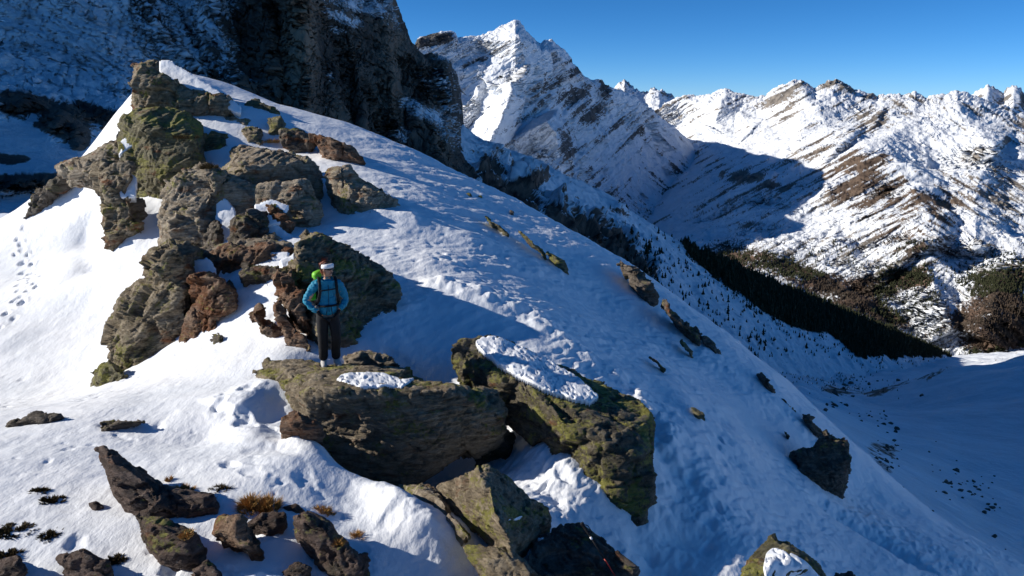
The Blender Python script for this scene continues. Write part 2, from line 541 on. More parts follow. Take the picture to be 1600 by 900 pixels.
def terrain(name, label, PX, PY, D, mat, relief, amp, scl, rockfn, octv=7, gain=0.5, mode='n', stretch=(1, 1, 1), fade_top=0.0, ridg=True, crestpx=0.0, crv=.15):
    if crestpx:
        vj = np.linspace(0, 1, PX.shape[0])[:, None]
        jx = np.stack([PX / 17, PY / 9, D * 0], -1)
        PY = PY - crestpx * (fbm(jx, 1.0, 5, .62, ridged=True) - .15) * np.exp(-((vj - crv) / .09) ** 2)
    D = D - relief                                   # relief towards the viewer
    P = pix(PX, PY, D)
    N = normals(P)
    q = P * np.array(stretch)
    r = fbm(q, scl, octv, gain, ridged=ridg)
    r = r - r.mean()
    a = np.full(PX.shape, float(amp)) if np.isscalar(amp) else amp
    if fade_top:
        v = np.linspace(0, 1, PX.shape[0])[:, None]
        a = a * (0.5 + 0.5 * smooth(0, fade_top, v))
    P = P + N * (a * r)[..., None]
    if ridg: P[..., 2] += .35 * np.asarray(a) * (np.abs(fbm(q, scl * .16, 4, .55, off=77)) - .12)
    N = normals(P)
    col = rockfn(P, N, r)
    o = mesh_obj(name, P.reshape(-1, 3), grid_faces(*PX.shape)[:, ::-1].copy(), mat)
    set_col(o, col)
    tag(o, label, kind='structure')
    return o, P, N

M_CLIFF = albedo_material('cliff_rock_and_snow', 0.12, 1.0, 3.0, (1, 1, 0.45))
M_MID = albedo_material('slope_rock_and_snow', 0.10, 0.8, 2.0)
M_FAR = albedo_material('mountain_rock_and_snow', 0.022, 0.9, 9.0)

# ---------------------------------------------------------------- cliff, with the snow ramp and the hollow below it
K = [  # each row: same keys left to right
 # far behind the crest
 [(-900,-420,900),(-500,-420,900),(-100,-430,900),(150,-430,900),(300,-420,900),(430,-400,900),(500,-330,900),(560,-200,900),(600,-60,800),(625,40,780),(652,95,760),(690,112,750),(730,150,760)],
 # crest
 [(-900,-520,330),(-500,-520,330),(-100,-540,340),(150,-540,350),(300,-520,350),(430,-480,340),(500,-420,350),(560,-240,370),(600,-50,385),(618,20,390),(650,84,395),(697,97,400),(712,140,560)],
 [(-900,-300,300),(-500,-300,300),(-100,-300,310),(150,-280,315),(300,-260,315),(430,-220,300),(500,-180,320),(545,-60,345),(590,5,355),(622,52,362),(655,100,365),(698,120,370),(716,160,540)],
 [(-900,-60,240),(-500,-60,250),(-100,-60,260),(150,-60,275),(300,-40,285),(430,-20,275),(502,-20,300),(545,30,325),(590,70,335),(625,100,342),(660,140,346),(699,170,352),(722,200,520)],
 [(-900,60,200),(-500,60,210),(-100,50,225),(150,60,240),(300,80,262),(430,90,262),(504,90,285),(545,110,305),(592,130,318),(628,150,326),(662,180,332),(700,215,338),(728,240,500)],
 [(-900,140,150),(-500,140,160),(-100,120,175),(150,150,195),(300,170,235),(430,180,245),(508,180,265),(548,195,285),(594,210,298),(630,230,306),(664,250,312),(704,262,318),(745,270,380)],
 [(-900,200,105),(-500,200,108),(-100,160,120),(100,185,130),(230,215,160),(400,260,190),(510,290,220),(550,300,240),(596,300,255),(632,305,262),(668,305,268),(712,305,270),(765,320,300)],
 [(-900,300,80),(-500,290,84),(-100,240,88),(60,250,90),(200,270,105),(350,340,120),(500,400,130),(560,420,140),(620,440,150),(660,440,155),(710,440,160),(780,420,170),(860,420,200)],
 [(-900,420,60),(-500,400,62),(-100,330,62),(60,330,62),(200,360,66),(350,420,75),(500,520,80),(560,560,80),(620,600,80),(660,620,85),(710,640,90),(780,640,90),(880,640,90)],
]
K = [[k for k in r] for r in K]
PX, PY, D = loft(K, 800, 600)
rel = spurs(PX, PY, [
 ([(455,-300),(470,0),(480,110),(470,230),(465,300)], 45, 28, 26),
 ([(395,-300),(415,0),(430,120),(440,260)], 40, 22, 10),
 ([(520,-200),(540,40),(560,120),(570,240)], 16, 40, 9),
 ([(585,-100),(605,60),(612,140),(620,300)], 30, 18, 10),
 ([(650,60),(668,140),(690,300)], 40, 40, 12),
 ([(300,-300),(335,20),(370,130),(400,230)], 50, 26, 12),
 ([(180,-300),(220,0),(300,110),(360,200)], 60, 30, 10),
 ([(60,-300),(110,0),(180,90),(240,180)], 60, 30, 8),
])
rel = rel * smooth(0.06, 0.16, np.linspace(0, 1, 600))[:, None]
def cliff_band(PXv, PYv):
    dg = (PXv * 0.55 - PYv * 0.85)
    return fbm(np.stack([dg / 34, (PXv * .85 + PYv * .55) / 190, 0 * dg], -1), 1.0, 5, .6, off=5)
CRAGS = [(45, 150, 40, 20, 6, 1), (60, 165, 60, 16, 6, 1), (95, 200, 34, 20, 0, 1), (170, 175, 45, 26, 10, 1), (130, 165, 30, 20, 0, 1), (15, 165, 26, 26, 0, 1), (20, 285, 90, 13, -4, .8), (122, 222, 12, 14, 10, .8)]
vq = np.linspace(0, 1, 600)[:, None]
def cracks(a, b, w, off):
    n = fbm(np.stack([a, b, 0 * a], -1), 1.0, 4, .6, off=off)
    return smooth(w, 0, np.abs(n))
_u = PX * .96 + PY * .28; _v = -PX * .28 + PY * .96
crk = cracks(_u / 34, _v / 190, .06, 4) + .4 * cracks(_u / 15, _v / 90, .06, 14)
_dg = PX * .55 - PY * .85; _al = PX * .85 + PY * .55
ldg = cracks(_dg / 26, _al / 160, .06, 24) + .4 * cracks(_dg / 12, _al / 80, .06, 34)
rel = rel - (2.6 * crk + 1.6 * ldg) * smooth(.1, .2, vq) * smooth(.72, .6, vq)
rel = rel + 9 * cliff_band(PX, PY) * smooth(.12, .25, vq) * smooth(.75, .6, vq) * smooth(560, 440, PX)
wq = fbm(np.stack([PX / 26, PY / 20, 0 * PX], -1), 1., 4, .6, off=2)
rel = rel + 7 * np.clip(blobs(PX, PY, CRAGS), 0, 1) * (1 + 1.5 * wq)
def cliff_cols(P, N, r):
    PXv, PYv = unpix(P)
    n1 = fbm(P * [1, 1, .6], 22, 6, .6, off=3); n2 = fbm(P, 6, 4, .6, off=8)
    # diagonal bands running down to the right (the dip of the face)
    dg = (PXv * 0.55 - PYv * 0.85)
    band = fbm(np.stack([dg / 34, (PXv * .85 + PYv * .55) / 190, 0 * dg], -1), 1.0, 5, .6, off=5)
    snow = (N[..., 2] - 0.50) * 1.3 + 0.7 * n1 + 0.35 * n2 + 1.1 * band - .16
    snow = snow + blobs(PXv, PYv, [
        (40, 50, 170, 85, 25, 1.25), (150, 20, 100, 60, 50, .6), (-200, 50, 260, 200, 0, .8), (60, 110, 130, 22, 18, .8), (120,150,120,13,8,.7), (175,165,60,12,20,.7),
        (130,110,60,35,35,-.45), (95,95,35,12,30,-.6), (215, 85, 40, 20, 50, -.2),
        (300, 20, 35, 14, 60, .55), (340, 60, 50, 10, 55, .75), (290,60,40,6,65,.55), (255,80,40,8,50,.4), (283, 95, 14, 9, 50, .9), (365, 45, 30, 6, 60, .4),
        (400, 30, 45, 40, 0, -.6), (465, 100, 44, 170, 0, -1.6), (560, 130, 66, 120, 0, -1.3), (400, 120, 60, 120, 0, -.55), (650, 150, 40, 100, 0, -.5), (540, 30, 30, 9, 20, 1.6), (530, 48, 20, 6, 15, 1.2), (590, 10, 40, 10, 0, 1.1), (560, 8, 40, 9, 10, .9),
        (575, 90, 40, 40, 0, -.5), (655, 130, 26, 12, 20, .15), (660, 175, 36, 9, 22, 1.5), (640, 160, 14, 8, 20, 1.3), (682, 185, 14, 9, 30, 1.2), (628, 215, 10, 14, -30, .9), (515,120,7,9,0,.9),(508,170,5,10,20,.8),(600,135,10,4,30,.5),
        (655, 120, 50, 60, 0, -.3), (670, 240, 40, 40, 0, -.9), (725, 260, 24, 40, 30, -1.6),
        (45, 150, 40, 20, 6, -1.2), (60, 165, 60, 16, 6, -.9), (95, 200, 40, 22, 0, -1.3), (170, 180, 55, 26, 10, -1.4),(130,165,30,20,0,-1.1), (15,160,26,24,0,-1.0), (20, 250, 40, 9, 4, -.8), (20, 285, 90, 13, -4, -1.6), (122, 222, 12, 14, 10, -1.1),
        (120, 165, 14, 6, 30, .5), (60,215,60,14,5,.8),(110,250,80,14,-8,.8)])
    f = smooth(-0.03, 0.07, snow)
    st = fbm(P * [1, 1, .12], 5.5, 5, .6, off=21)
    rock = mixc(smooth(-.35, .4, fbm(P, 30, 4, off=2) + .5 * st), [0.060, 0.050, 0.044], [0.185, 0.145, 0.115])
    warm = np.clip(blobs(PXv, PYv, [(470, 60, 32, 130, 4, 1.0), (610, 90, 22, 120, 6, .5), (690,200,20,80,0,.4), (510, 210, 60, 50, 0, .3)]), 0, 1)
    rock = mixc(warm * smooth(-.3, .4, st + .3), rock, [0.34, 0.235, 0.16])
    return mixc(f, rock, SNOWC)
v = np.linspace(0, 1, 600)[:, None]
ampc = 7.5 * smooth(0.02, .1, v) * (0.22 + 0.78 * smooth(0.86, 0.62, v)) + 0 * PX
ampc = ampc * (1 - .55 * blobs(PX, PY, [(40, 40, 200, 90, 20, 1), (0,220,300,30,0,.6)]).clip(0, 1))
terrain('cliff', 'dark grey brown cliff in shade with diagonal snow ledges', PX, PY, D, M_CLIFF, rel, ampc, 46, cliff_cols, 8, 0.53, stretch=(1, 1, .6))

# ---------------------------------------------------------------- our slope running down to the hollow and the right hand hill
S = [
 # beyond the valley: sunlit floor and the foot of the far massif
 [(700,560,2300),(900,560,2300),(1100,560,2400),(1300,540,2500),(1480,552,2500),(1600,540,2500),(2100,500,2500)],
 [(700,570,1900),(900,570,1800),(1100,560,1700),(1250,545,1650),(1350,562,1650),(1480,558,1700),(1600,548,1750),(2100,520,1800)],
 [(700,570,1300),(900,570,1200),(1100,560,1100),(1250,565,1050),(1340,582,1050),(1430,580,1100),(1520,572,1150),(1600,566,1200),(2100,560,1200)],
 [(700,590,900),(900,590,800),(1100,565,760),(1230,585,720),(1340,603,720),(1430,604,740),(1520,606,740),(1600,608,760),(2100,620,760)],
 [(700,590,600),(900,590,540),(1080,575,500),(1230,604,480),(1330,626,480),(1400,640,440),(1500,655,420),(1600,665,400),(2100,700,400)],
 [(700,590,420),(900,590,390),(1100,575,360),(1260,598,350),(1350,622,340),(1380,616,330),(1450,584,320),(1520,566,320),(1600,551,320),(1750,530,330),(2100,490,340)],
 [(700,600,300),(900,600,270),(1100,580,240),(1250,602,230),(1350,634,230),(1420,640,225),(1500,630,220),(1600,622,215),(1750,615,210),(2100,600,200)],
 [(700,610,190),(900,610,170),(1100,590,150),(1250,622,145),(1400,684,145),(1500,705,142),(1600,715,138),(1800,740,130),(2100,780,120)],
 [(700,620,115),(900,620,100),(1100,610,92),(1250,650,88),(1400,730,86),(1500,780,82),(1600,825,78),(1800,900,72),(2100,1000,66)],
 [(700,660,70),(900,660,64),(1100,660,58),(1250,715,55),(1400,800,52),(1500,860,50),(1600,920,48),(1800,1030,44),(2100,1180,40)],
 [(700,720,48),(900,760,44),(1100,810,40),(1250,870,36),(1400,960,33),(1600,1120,30),(1800,1280,28),(2100,1500,26)],
]
PX, PY, D = loft(S, 760, 540, xs=(700, 2100))
def slope_cols(P, N, r):
    PXv, PYv = unpix(P)
    dist = P[..., 1]
    n1 = fbm(P, 40, 6, .6, off=3); n2 = fbm(P, 7, 5, .6, off=8); n3 = fbm(P, 1.6, 4, .6, off=4)
    rk = 0.35 * n1 + .5 * n2 + .3 * n3 - .62 - 2.0 * (N[..., 2] - .86)
    rk = rk + blobs(PXv, PYv, [(1300, 590, 60, 22, 15, .55), (1250, 575, 40, 16, 15, .45), (1400, 600, 50, 10, -25, .75), (1465, 583, 30, 7, -25, .8), (1560, 560, 60, 5, -12, .5), (1380, 640, 30, 14, 10, .2),
        (1385, 715, 32, 38, 30, .72), (1300, 620, 50, 14, 20, .4), (1480, 770, 70, 30, 40, .55), (1550, 800, 40, 16, 40, .45), (1350, 700, 20, 12, 0, .35), (1330, 660, 40, 8, 20, .35), (1210, 590, 22, 10, 35, .5), (1340, 640, 30, 8, 10, .3), (1330, 612, 60, 8, 5, .5)])
    rk = rk - .4 * smooth(1400, 1450, PXv) * smooth(640, 700, PYv)
    f = smooth(-.02, .14, rk)
    rock = mixc(smooth(-.3, .3, n2), [.05, .045, .042], [.16, .135, .11])
    grass = smooth(1250, 1600, dist) * smooth(-.05, .25, n1 + n2)
    rock = mixc(grass, rock, [.30, .22, .12])
    return mixc(f, SNOWC, rock)
rel = 0 * PX
dist = D
amps = np.clip(dist * 0.028, 0.8, 12.0)
o, PSL, NSL = terrain('snow_slope', 'shaded snow slope falling to the valley on the right', PX, PY, D, M_MID, rel, amps, 60, slope_cols, 8, 0.42, ridg=False)

# ---------------------------------------------------------------- ridge in shade with trees, ending in the forest
M = [
 [(640,250,700),(740,300,760),(900,360,1000),(1100,450,1350),(1300,530,1650),(1500,600,1900),(1620,640,2100)],
 [(640,150,440),(700,192,470),(720,200,480),(745,217,500),(790,234,540),(828,246,580),(840,256,590),(870,268,620),(900,284,650),(960,311,710),(1000,342,780),(1050,374,850),(1100,400,930),(1200,440,1080),(1300,478,1240),(1400,518,1400),(1485,556,1540),(1540,590,1620),(1620,640,1800)],
 [(640,190,380),(700,222,400),(740,250,420),(800,275,450),(850,300,480),(900,325,510),(970,360,560),(1050,410,640),(1120,445,740),(1200,475,880),(1300,515,1050),(1400,545,1260),(1485,566,1460),(1560,600,1560),(1620,650,1700)],
 [(640,240,330),(740,290,350),(800,320,370),(850,345,390),(920,385,410),(970,415,430),(1050,460,500),(1120,495,590),(1200,525,720),(1300,556,900),(1400,573,1120),(1485,580,1380),(1620,660,1600)],
 [(640,300,280),(740,350,290),(850,400,310),(920,440,330),(980,460,345),(1050,505,400),(1120,540,480),(1200,570,600),(1300,592,800),(1400,600,1050),(1485,605,1300),(1620,680,1500)],
 [(640,400,200),(740,440,210),(850,480,230),(980,540,260),(1050,570,300),(1120,600,370),(1200,625,480),(1300,640,650),(1400,650,950),(1485,660,1200),(1620,720,1400)],
]
PX, PY, D = loft(M, 900, 500, xs=(640, 1620))
rel = spurs(PX, PY, [
 ([(800,270),(850,330),(880,390)], 70, 25, 20),
 ([(870,335),(930,350),(975,372),(980,420)], 60, 22, 26),
 ([(745,217),(760,260),(790,330)], 30, 40, 18),
 ([(905,310),(925,370),(930,410)], 40, 14, 40),
 ([(960,340),(985,390),(1000,440)], 36, 14, 34),
 ([(840,262),(860,310),(890,360)], 44, 16, 34),
 ([(990,405),(1010,440),(1040,480)], 40, 18, 12),
 ([(1040,380),(1120,460),(1180,520)], 40, 40, 8),
])
rel = rel * smooth(0.2, 0.62, np.linspace(0, 1, 500))[:, None]
CLIFFS = [(825, 285, 30, 14, -15, 1.0), (800, 300, 26, 18, 20, .8), (850, 325, 34, 16, 30, .55), (915, 370, 62, 22, 12, 1.15), (925, 392, 52, 18, 8, .8), (900, 350, 34, 12, 0, .7), (965, 385, 16, 26, 0, .9), (985, 415, 30, 20, 30, .9), (1005, 440, 22, 28, 30, .9),
    (870, 340, 16, 26, 0, .6), (770, 255, 30, 10, 35, .8), (755, 290, 26, 30, 20, .9), (805,320,36,18,40,.7), (968, 330, 18, 6, 20, .4), (850, 285, 16, 8, 0, -.3), (935, 372, 30, 6, 10, -.5)]
def ridge_cols(P, N, r):
    PXv, PYv = unpix(P)
    n1 = fbm(P, 60, 6, .6, off=3); n2 = fbm(P * [1, 1, 2.5], 14, 5, .6, off=8)
    rk = blobs(PXv, PYv, CLIFFS) * 1.15 + .5 * n1 + .85 * n2 - .50 - 1.1 * (N[..., 2] - .72)
    rk = rk - .35 * smooth(980, 1060, PXv)
    f = smooth(0.0, .14, rk)
    rock = mixc(smooth(-.3, .3, n2), [.05, .038, .033], [.19, .135, .105])
    c = mixc(f, SNOWC, rock)
    ff = smooth(-.1, .15, np.clip(FOREST(PXv, PYv), -1, 1) + 1.3 * fbm(P, 90, 4, .6, off=66))
    return mixc(ff, c, [.016, .02, .014])
def FOREST(x, y):
    top = np.interp(x, [1000, 1050, 1100, 1200, 1300, 1400, 1490], [338, 372, 398, 436, 474, 514, 552])
    x0 = x
    bot = np.interp(x, [1000, 1050, 1090, 1130, 1180, 1200, 1230, 1260, 1310, 1330, 1350, 1400, 1440, 1490], [342, 378, 408, 438, 476, 492, 508, 518, 530, 545, 556, 560, 558, 556])
    return np.minimum((y - top + 3) / 12, (bot - y) / 12) - 3 * smooth(1085, 1030, x)
cm = np.clip(blobs(PX, PY, CLIFFS), 0, 1)
o, PRG, NRG = terrain('ridge', 'shaded ridge with brown crags between the cliff and the forest', PX, PY, D, M_MID, rel, 8 + 26 * cm, 60, ridge_cols, 8, 0.5, fade_top=.3, stretch=(1, 1, .7))

# ---------------------------------------------------------------- great peak
CR = [(560,90),(600,75),(625,66),(640,68),(650,74),(656,60),(668,57),(700,50),(710,54),(713,64),(722,62),(745,58),(770,50),(790,41),(805,32),(812,37),(822,48),(845,72),(852,66),(862,64),(872,72),(884,84),(897,102),(906,112),(915,124),(925,126),(940,123),(946,132),(960,141),(975,146),(988,150),(1005,162),(1018,170),(1035,188),(1060,205),(1080,225)]
def crow(dy, Y, xs=CR): return [(x, y + dy, Y) for x, y in xs]
def yb(x, k): return float(np.interp(x, [500, 650, 805, 870, 960, 1080, 1220], [2850, 2950, 3200, 3420, 3850, 4450, 4800])) * k
B = [
 [(x, y, yb(x, 1.5)) for x, y in ((500,150),(800,150),(960,200),(1100,300),(1220,420))],
 [(x, y, yb(x, 1.0)) for x, y in CR + [(1100,262),(1130,300),(1160,340),(1220,420)]],
 [(x, y, yb(x, .965)) for x, y in ((500,140),(650,110),(745,95),(805,90),(870,120),(940,180),(1000,215),(1080,290),(1130,335),(1180,380),(1220,430))],
 [(x, y, yb(x, .92)) for x, y in ((500,220),(650,190),(745,170),(805,160),(870,200),(940,245),(1000,280),(1080,330),(1130,362),(1220,440))],
 [(x, y, yb(x, .86)) for x, y in ((500,300),(650,270),(745,260),(805,245),(870,270),(940,300),(1000,325),(1080,360),(1130,385),(1220,450))],
 [(x, y, yb(x, .77)) for x, y in ((500,400),(650,380),(745,360),(870,350),(940,360),(1000,370),(1080,392),(1130,405),(1220,460))],
 [(x, y, yb(x, .64)) for x, y in ((500,520),(650,500),(745,470),(870,450),(940,450),(1000,450),(1080,450),(1130,450),(1220,490))],
]
PX, PY, D = loft(B, 1000, 600, xs=(560, 1215))
vv = np.linspace(0, 1, 600)[:, None]
rel = spurs(PX, PY, [
 ([(806,20),(812,60),(822,100),(800,128),(790,150)], 62, 46, (200, 260)),
 ([(797,116),(800,150),(784,190),(766,225),(748,255)], 50, 26, (330, 310)),
 ([(700,230),(712,190),(742,160),(755,125),(740,100)], 60, 30, 70),
 ([(862,60),(880,100),(893,130)], 22, 34, 90),
 ([(850,180),(868,210),(880,245),(876,290)], 62, 26, (400, 260)),
 ([(912,240),(908,262),(896,290)], 36, 16, (150, 110)),
 ([(895,160),(925,195),(950,225)], 60, 30, 60),
 ([(946,125),(955,150),(960,165)], 22, 10, 60),
 ([(1040,240),(1080,320),(1140,372)], 60, 40, 60),
])
rel = rel * smooth(0.19, 0.26, vv)
def peak_strata(PXv, PYv):
    # strata dip down to the left
    dip = PXv * 0.50 + PYv * 0.86
    al = PXv * 0.86 - PYv * .50
    st = fbm(np.stack([dip / 15, al / 190, 0 * al], -1), 1.0, 6, .65, off=5)
    a2 = PXv * .72 + PYv * .69; b2 = PXv * -.69 + PYv * .72     # lower strata run down to the right
    st2 = fbm(np.stack([b2 / 13, a2 / 150, 0 * a2], -1), 1.0, 6, .65, off=15)
    # steep slabs inclined up to the right, in the middle of the face
    a3 = PXv * .75 - PYv * .66; b3 = PXv * .66 + PYv * .75
    st3 = fbm(np.stack([b3 / 12, a3 / 130, 0 * a3], -1), 1.0, 6, .65, off=35)
    w2 = smooth(960, 1040, PXv + .4 * (PYv - 250)); w3 = smooth(120, 170, PYv) * (1 - w2)
    s_ = st * (1 - w2 - w3).clip(0, 1) + st2 * w2 + st3 * w3
    return s_
rel = rel + 30 * peak_strata(PX, PY) * smooth(.1, .25, vv)
def peak_cols(P, N, r):
    PXv, PYv = unpix(P)
    s_ = peak_strata(PXv, PYv)
    n1 = fbm(P, 260, 6, .6, off=3); n2 = fbm(P, 45, 5, .65, off=8)
    rk = 1.9 * s_ + .7 * n1 + .4 * n2 - .58 - .9 * (N[..., 2] - .7)
    rk = rk + blobs(PXv, PYv, [(680, 62, 30, 10, -12, 2.2), (632, 75, 14, 9, 0, 1.6), (730, 150, 60, 40, 0, -.5), (640,130,80,40,0,-.9), (745, 92, 50, 12, -18, .35), (850, 120, 30, 55, 40, .25), (890, 130, 30, 50, 40, .3),
        (770, 48, 40, 12, -20, -.7), (800, 95, 30, 22, 0, -.3), (745,200,55,28,-48,-.25), (820,225,45,30,-40,-.35), (885, 225, 12, 30, -10, .8), (893,160,22,20,30,.6), (905, 275, 40, 22, 0, .3), (945, 138, 10, 14, 0, 1.0),
        (925, 190, 24, 12, 40, .5), (980, 240, 70, 60, 30, -.25), (1100, 240, 60, 60, 0, -.35), (960, 300, 60, 16, 20, .35), (1000,350,60,16,20,.35), (1080,350,70,18,20,.3)])
    rk = rk - .5 * smooth(.1, .5, vv) * smooth(1060, 1100, PXv) * smooth(300, 250, PYv)
    f = smooth(-.02, .12, rk)
    rock = mixc(smooth(-.3, .3, n2), [.045, .045, .048], [.14, .135, .132])
    c = mixc(f, SNOWC, rock)
    tr = fbm(P, 12, 4, .7, off=50) + .5 * fbm(P, 70, 3, off=61)
    lowf = smooth(.05, .3, tr + blobs(PXv, PYv, [(1090, 385, 90, 34, 20, .75), (1150, 360, 40, 24, -40, .5), (1000, 330, 60, 20, 25, .3)]) - .35)
    return mixc(lowf, c, [.035, .035, .028])
o, PPK, NPK = terrain('great_peak', 'pointed snow peak with slanting rock strata, half in shade', PX, PY, D, M_FAR, rel, 34 * smooth(0.1, .2, vv) + 0 * PX, 330, peak_cols, 8, 0.54, fade_top=.35, crestpx=4, crv=.166)

# ---------------------------------------------------------------- sunlit massif on the right
CM = [(1030,172),(1040,160),(1060,154),(1075,152),(1095,153),(1120,146),(1133,142),(1150,147),(1172,153),(1194,154),(1207,143),(1220,134),(1240,126),(1252,126),(1264,131),(1272,138),(1282,133),(1296,127),(1306,126),(1325,137),(1336,143),(1352,147),(1370,153),(1388,150),(1400,149),(1413,151),(1430,147),(1445,156),(1462,152),(1478,149),(1494,145),(1510,149),(1530,156),(1552,165),(1575,172),(1600,180),(1700,200),(2100,230)]
W = [
 [(1000,260,8000),(1300,260,8000),(2100,300,8000)],
 [(x, y, 5200 - max(0, x - 1100) * 1.2) for x, y in CM],
 [(1000,215,5200),(1090,195,4900),(1160,195,4600),(1250,180,4200),(1350,190,3900),(1450,195,3700),(1600,225,3400),(2100,260,3200)],
 [(1000,270,4700),(1090,245,4300),(1160,240,3900),(1250,230,3600),(1350,235,3300),(1450,250,3200),(1600,280,3000),(2100,320,2800)],
 [(1000,330,3800),(1090,305,3500),(1160,300,3200),(1250,300,3000),(1350,300,2850),(1450,310,2750),(1600,340,2600),(2100,380,2400)],
 [(1000,370,3000),(1110,372,2800),(1180,372,2600),(1280,375,2500),(1380,380,2400),(1480,390,2300),(1600,400,2200),(2100,430,2100)],
 [(1000,420,2500),(1110,410,2300),(1200,430,2150),(1300,445,2100),(1400,455,2050),(1500,465,2000),(1600,470,1950),(2100,500,1900)],
 [(1000,520,2000),(1110,490,1900),(1200,500,1800),(1300,520,1800),(1400,540,1800),(1500,555,1800),(1600,560,1780),(2100,600,1700)],
 [(1000,600,1700),(1200,600,1650),(1400,600,1650),(1600,600,1650),(2100,640,1600)],
]
PX, PY, D = loft(W, 1150, 640, xs=(1000, 2000))
vv = np.linspace(0, 1, 640)[:, None]
rel = spurs(PX, PY, [
 ([(1375,205),(1395,240),(1420,285),(1445,330),(1480,400)], 150, 60, (150, 190)),
 ([(1245,120),(1262,160),(1300,200),(1330,230)], 70, 60, 150),
 ([(1130,140),(1125,175),(1110,205)], 50, 40, 170),
 ([(1152,175),(1180,205)], 40, 22, 80),
 ([(1494,140),(1500,175),(1530,205),(1560,240)], 60, 50, 180),
 ([(1560,230),(1530,280),(1520,330),(1530,400)], 70, 50, 120),
 ([(1310,120),(1330,160),(1380,190)], 30, 60, 90),
 ([(1125,270),(1160,272),(1215,285)], 40, 16, 60),
 ([(1290,370),(1340,400),(1360,430)], 60, 40, 60),
 ([(1440,400),(1470,470),(1490,520)], 60, 30, 70),
 ([(1590,380),(1560,450),(1520,540)], 60, 60, 70),
])
rel = rel * smooth(0.13, 0.2, vv)
def massif_strata(PXv, PYv):
    # strata fan: down-left in the left part, down-right in the right part
    aL = (PXv * .88 - PYv * .47); bL = (PXv * .47 + PYv * .88)
    sL = fbm(np.stack([bL / 8, aL / 120, 0 * aL], -1), 1., 6, .68, off=5)
    aR = (PXv * .84 + PYv * .54); bR = (-PXv * .54 + PYv * .84)
    sR = fbm(np.stack([bR / 9, aR / 110, 0 * aR], -1), 1., 6, .68, off=25)
    w = smooth(1360, 1440, PXv - .35 * (PYv - 215))
    return sL * (1 - w) + sR * w
rel = rel + 30 * massif_strata(PX, PY) * smooth(.08, .2, vv)
def massif_cols(P, N, r):
    PXv, PYv = unpix(P)
    s_ = massif_strata(PXv, PYv)
    n1 = fbm(P, 380, 6, .6, off=3); n2 = fbm(P, 60, 6, .7, off=8); n3 = fbm(P, 22, 4, .7, off=81)
    rk = 2.7 * s_ + 1.0 * n1 + .5 * n2 + .2 * n3 - .40 - 1.2 * (N[..., 2] - .8)
    rk = rk + .72 * blobs(PXv, PYv, [(1360, 240, 60, 30, -35, .65), (1340, 290, 90, 40, 0, .55), (1400, 330, 80, 50, 10, .6), (1440, 390, 60, 30, 30, .5), (1290, 250, 60, 16, -35, .45), (1235, 142, 40, 12, -25, .7), (1190, 165, 30, 8, -20, .5),
        (1300, 132, 30, 9, 10, .9), (1345, 165, 40, 22, 30, .55), (1360, 190, 24, 20, 0, .6), (1155, 160, 30, 16, 10, .35), (1500, 160, 60, 16, 15, .6), (1560, 185, 50, 14, 20, .55), (1090, 185, 60, 30, 0, -.8), (1160, 215, 60, 30, 0, -.5), (1220, 215, 60, 30, -20, -.35),
        (1150, 275, 26, 9, 6, 1.1), (1190, 285, 20, 12, 20, .9), (1215, 292, 24, 7, 15, .7), (1540, 300, 50, 60, 40, .35), (1480, 330, 40, 60, 30, .35), (1590, 330, 30, 30, 0, .6), (1440, 250, 40, 40, 40, -.5), (1250, 320, 90, 30, -10, -.25),
        (1300, 360, 60, 16, 10, .2), (1170, 352, 24, 7, 5, .9), (1420, 350, 30, 30, 0, -.2), (1560, 370, 50, 40, 0, -.25), (1200, 385, 50, 10, 10, .5), (1280,350,60,18,0,-.3)])
    f = smooth(-.03, .12, rk)
    brown = smooth(-.2, .3, blobs(PXv, PYv, [(1370, 270, 110, 80, 10, .8), (1440, 360, 90, 60, 20, .6), (1500, 300, 80, 80, 0, .25)]) + .3 * n1 - .35)
    rock = mixc(smooth(-.3, .3, n2), [.10, .09, .082], [.27, .24, .21])
    rock = mixc(brown, rock, mixc(smooth(-.3, .3, n2), [.060, .043, .034], [.16, .115, .085]))
    c = mixc(f, SNOWC, rock)
    # brush and bare woods low down
    tr = fbm(P, 9, 4, .7, off=50) + .55 * fbm(P, 55, 4, off=61)
    wood = blobs(PXv, PYv, [(1180, 400, 90, 14, 12, .75), (1240, 430, 60, 18, 15, .35), (1300, 450, 90, 28, 15, .6), (1400, 440, 60, 20, 0, .75), (1440, 430, 50, 20, 0, .5), (1360, 480, 70, 24, 20, .55), (1390, 500, 40, 16, 20, .5),
        (1560, 440, 60, 26, -10, .95), (1560, 500, 60, 44, -10, .95), (1500, 500, 26, 24, -45, .55), (1600, 520, 50, 30, 0, .8), (1540,535,50,14,0,.5), (1150,415,50,20,20,.5)])
    wood = wood - .5 * blobs(PXv, PYv, [(1470, 430, 12, 40, 5, 1), (1450, 500, 40, 14, -45, 1)])
    global WOOD
    WOOD = tr + wood - .52 + .10 * smooth(380, 470, PYv)
    g = smooth(.0, .22, tr + wood - .52 + .10 * smooth(380, 470, PYv))
    wc = mixc(smooth(-.25, .25, fbm(P, 70, 3, off=91)), [.055, .045, .036], [.15, .10, .075])
    return mixc(g, c, wc)
o, PMS, NMS = terrain('mountain_massif', 'sunlit brown and white massif with slanting strata across the valley', PX, PY, D, M_FAR, rel, 46 * smooth(0.08, .15, vv) + 0 * PX, 420, massif_cols, 8, 0.5, fade_top=.3, crestpx=5, crv=.125)

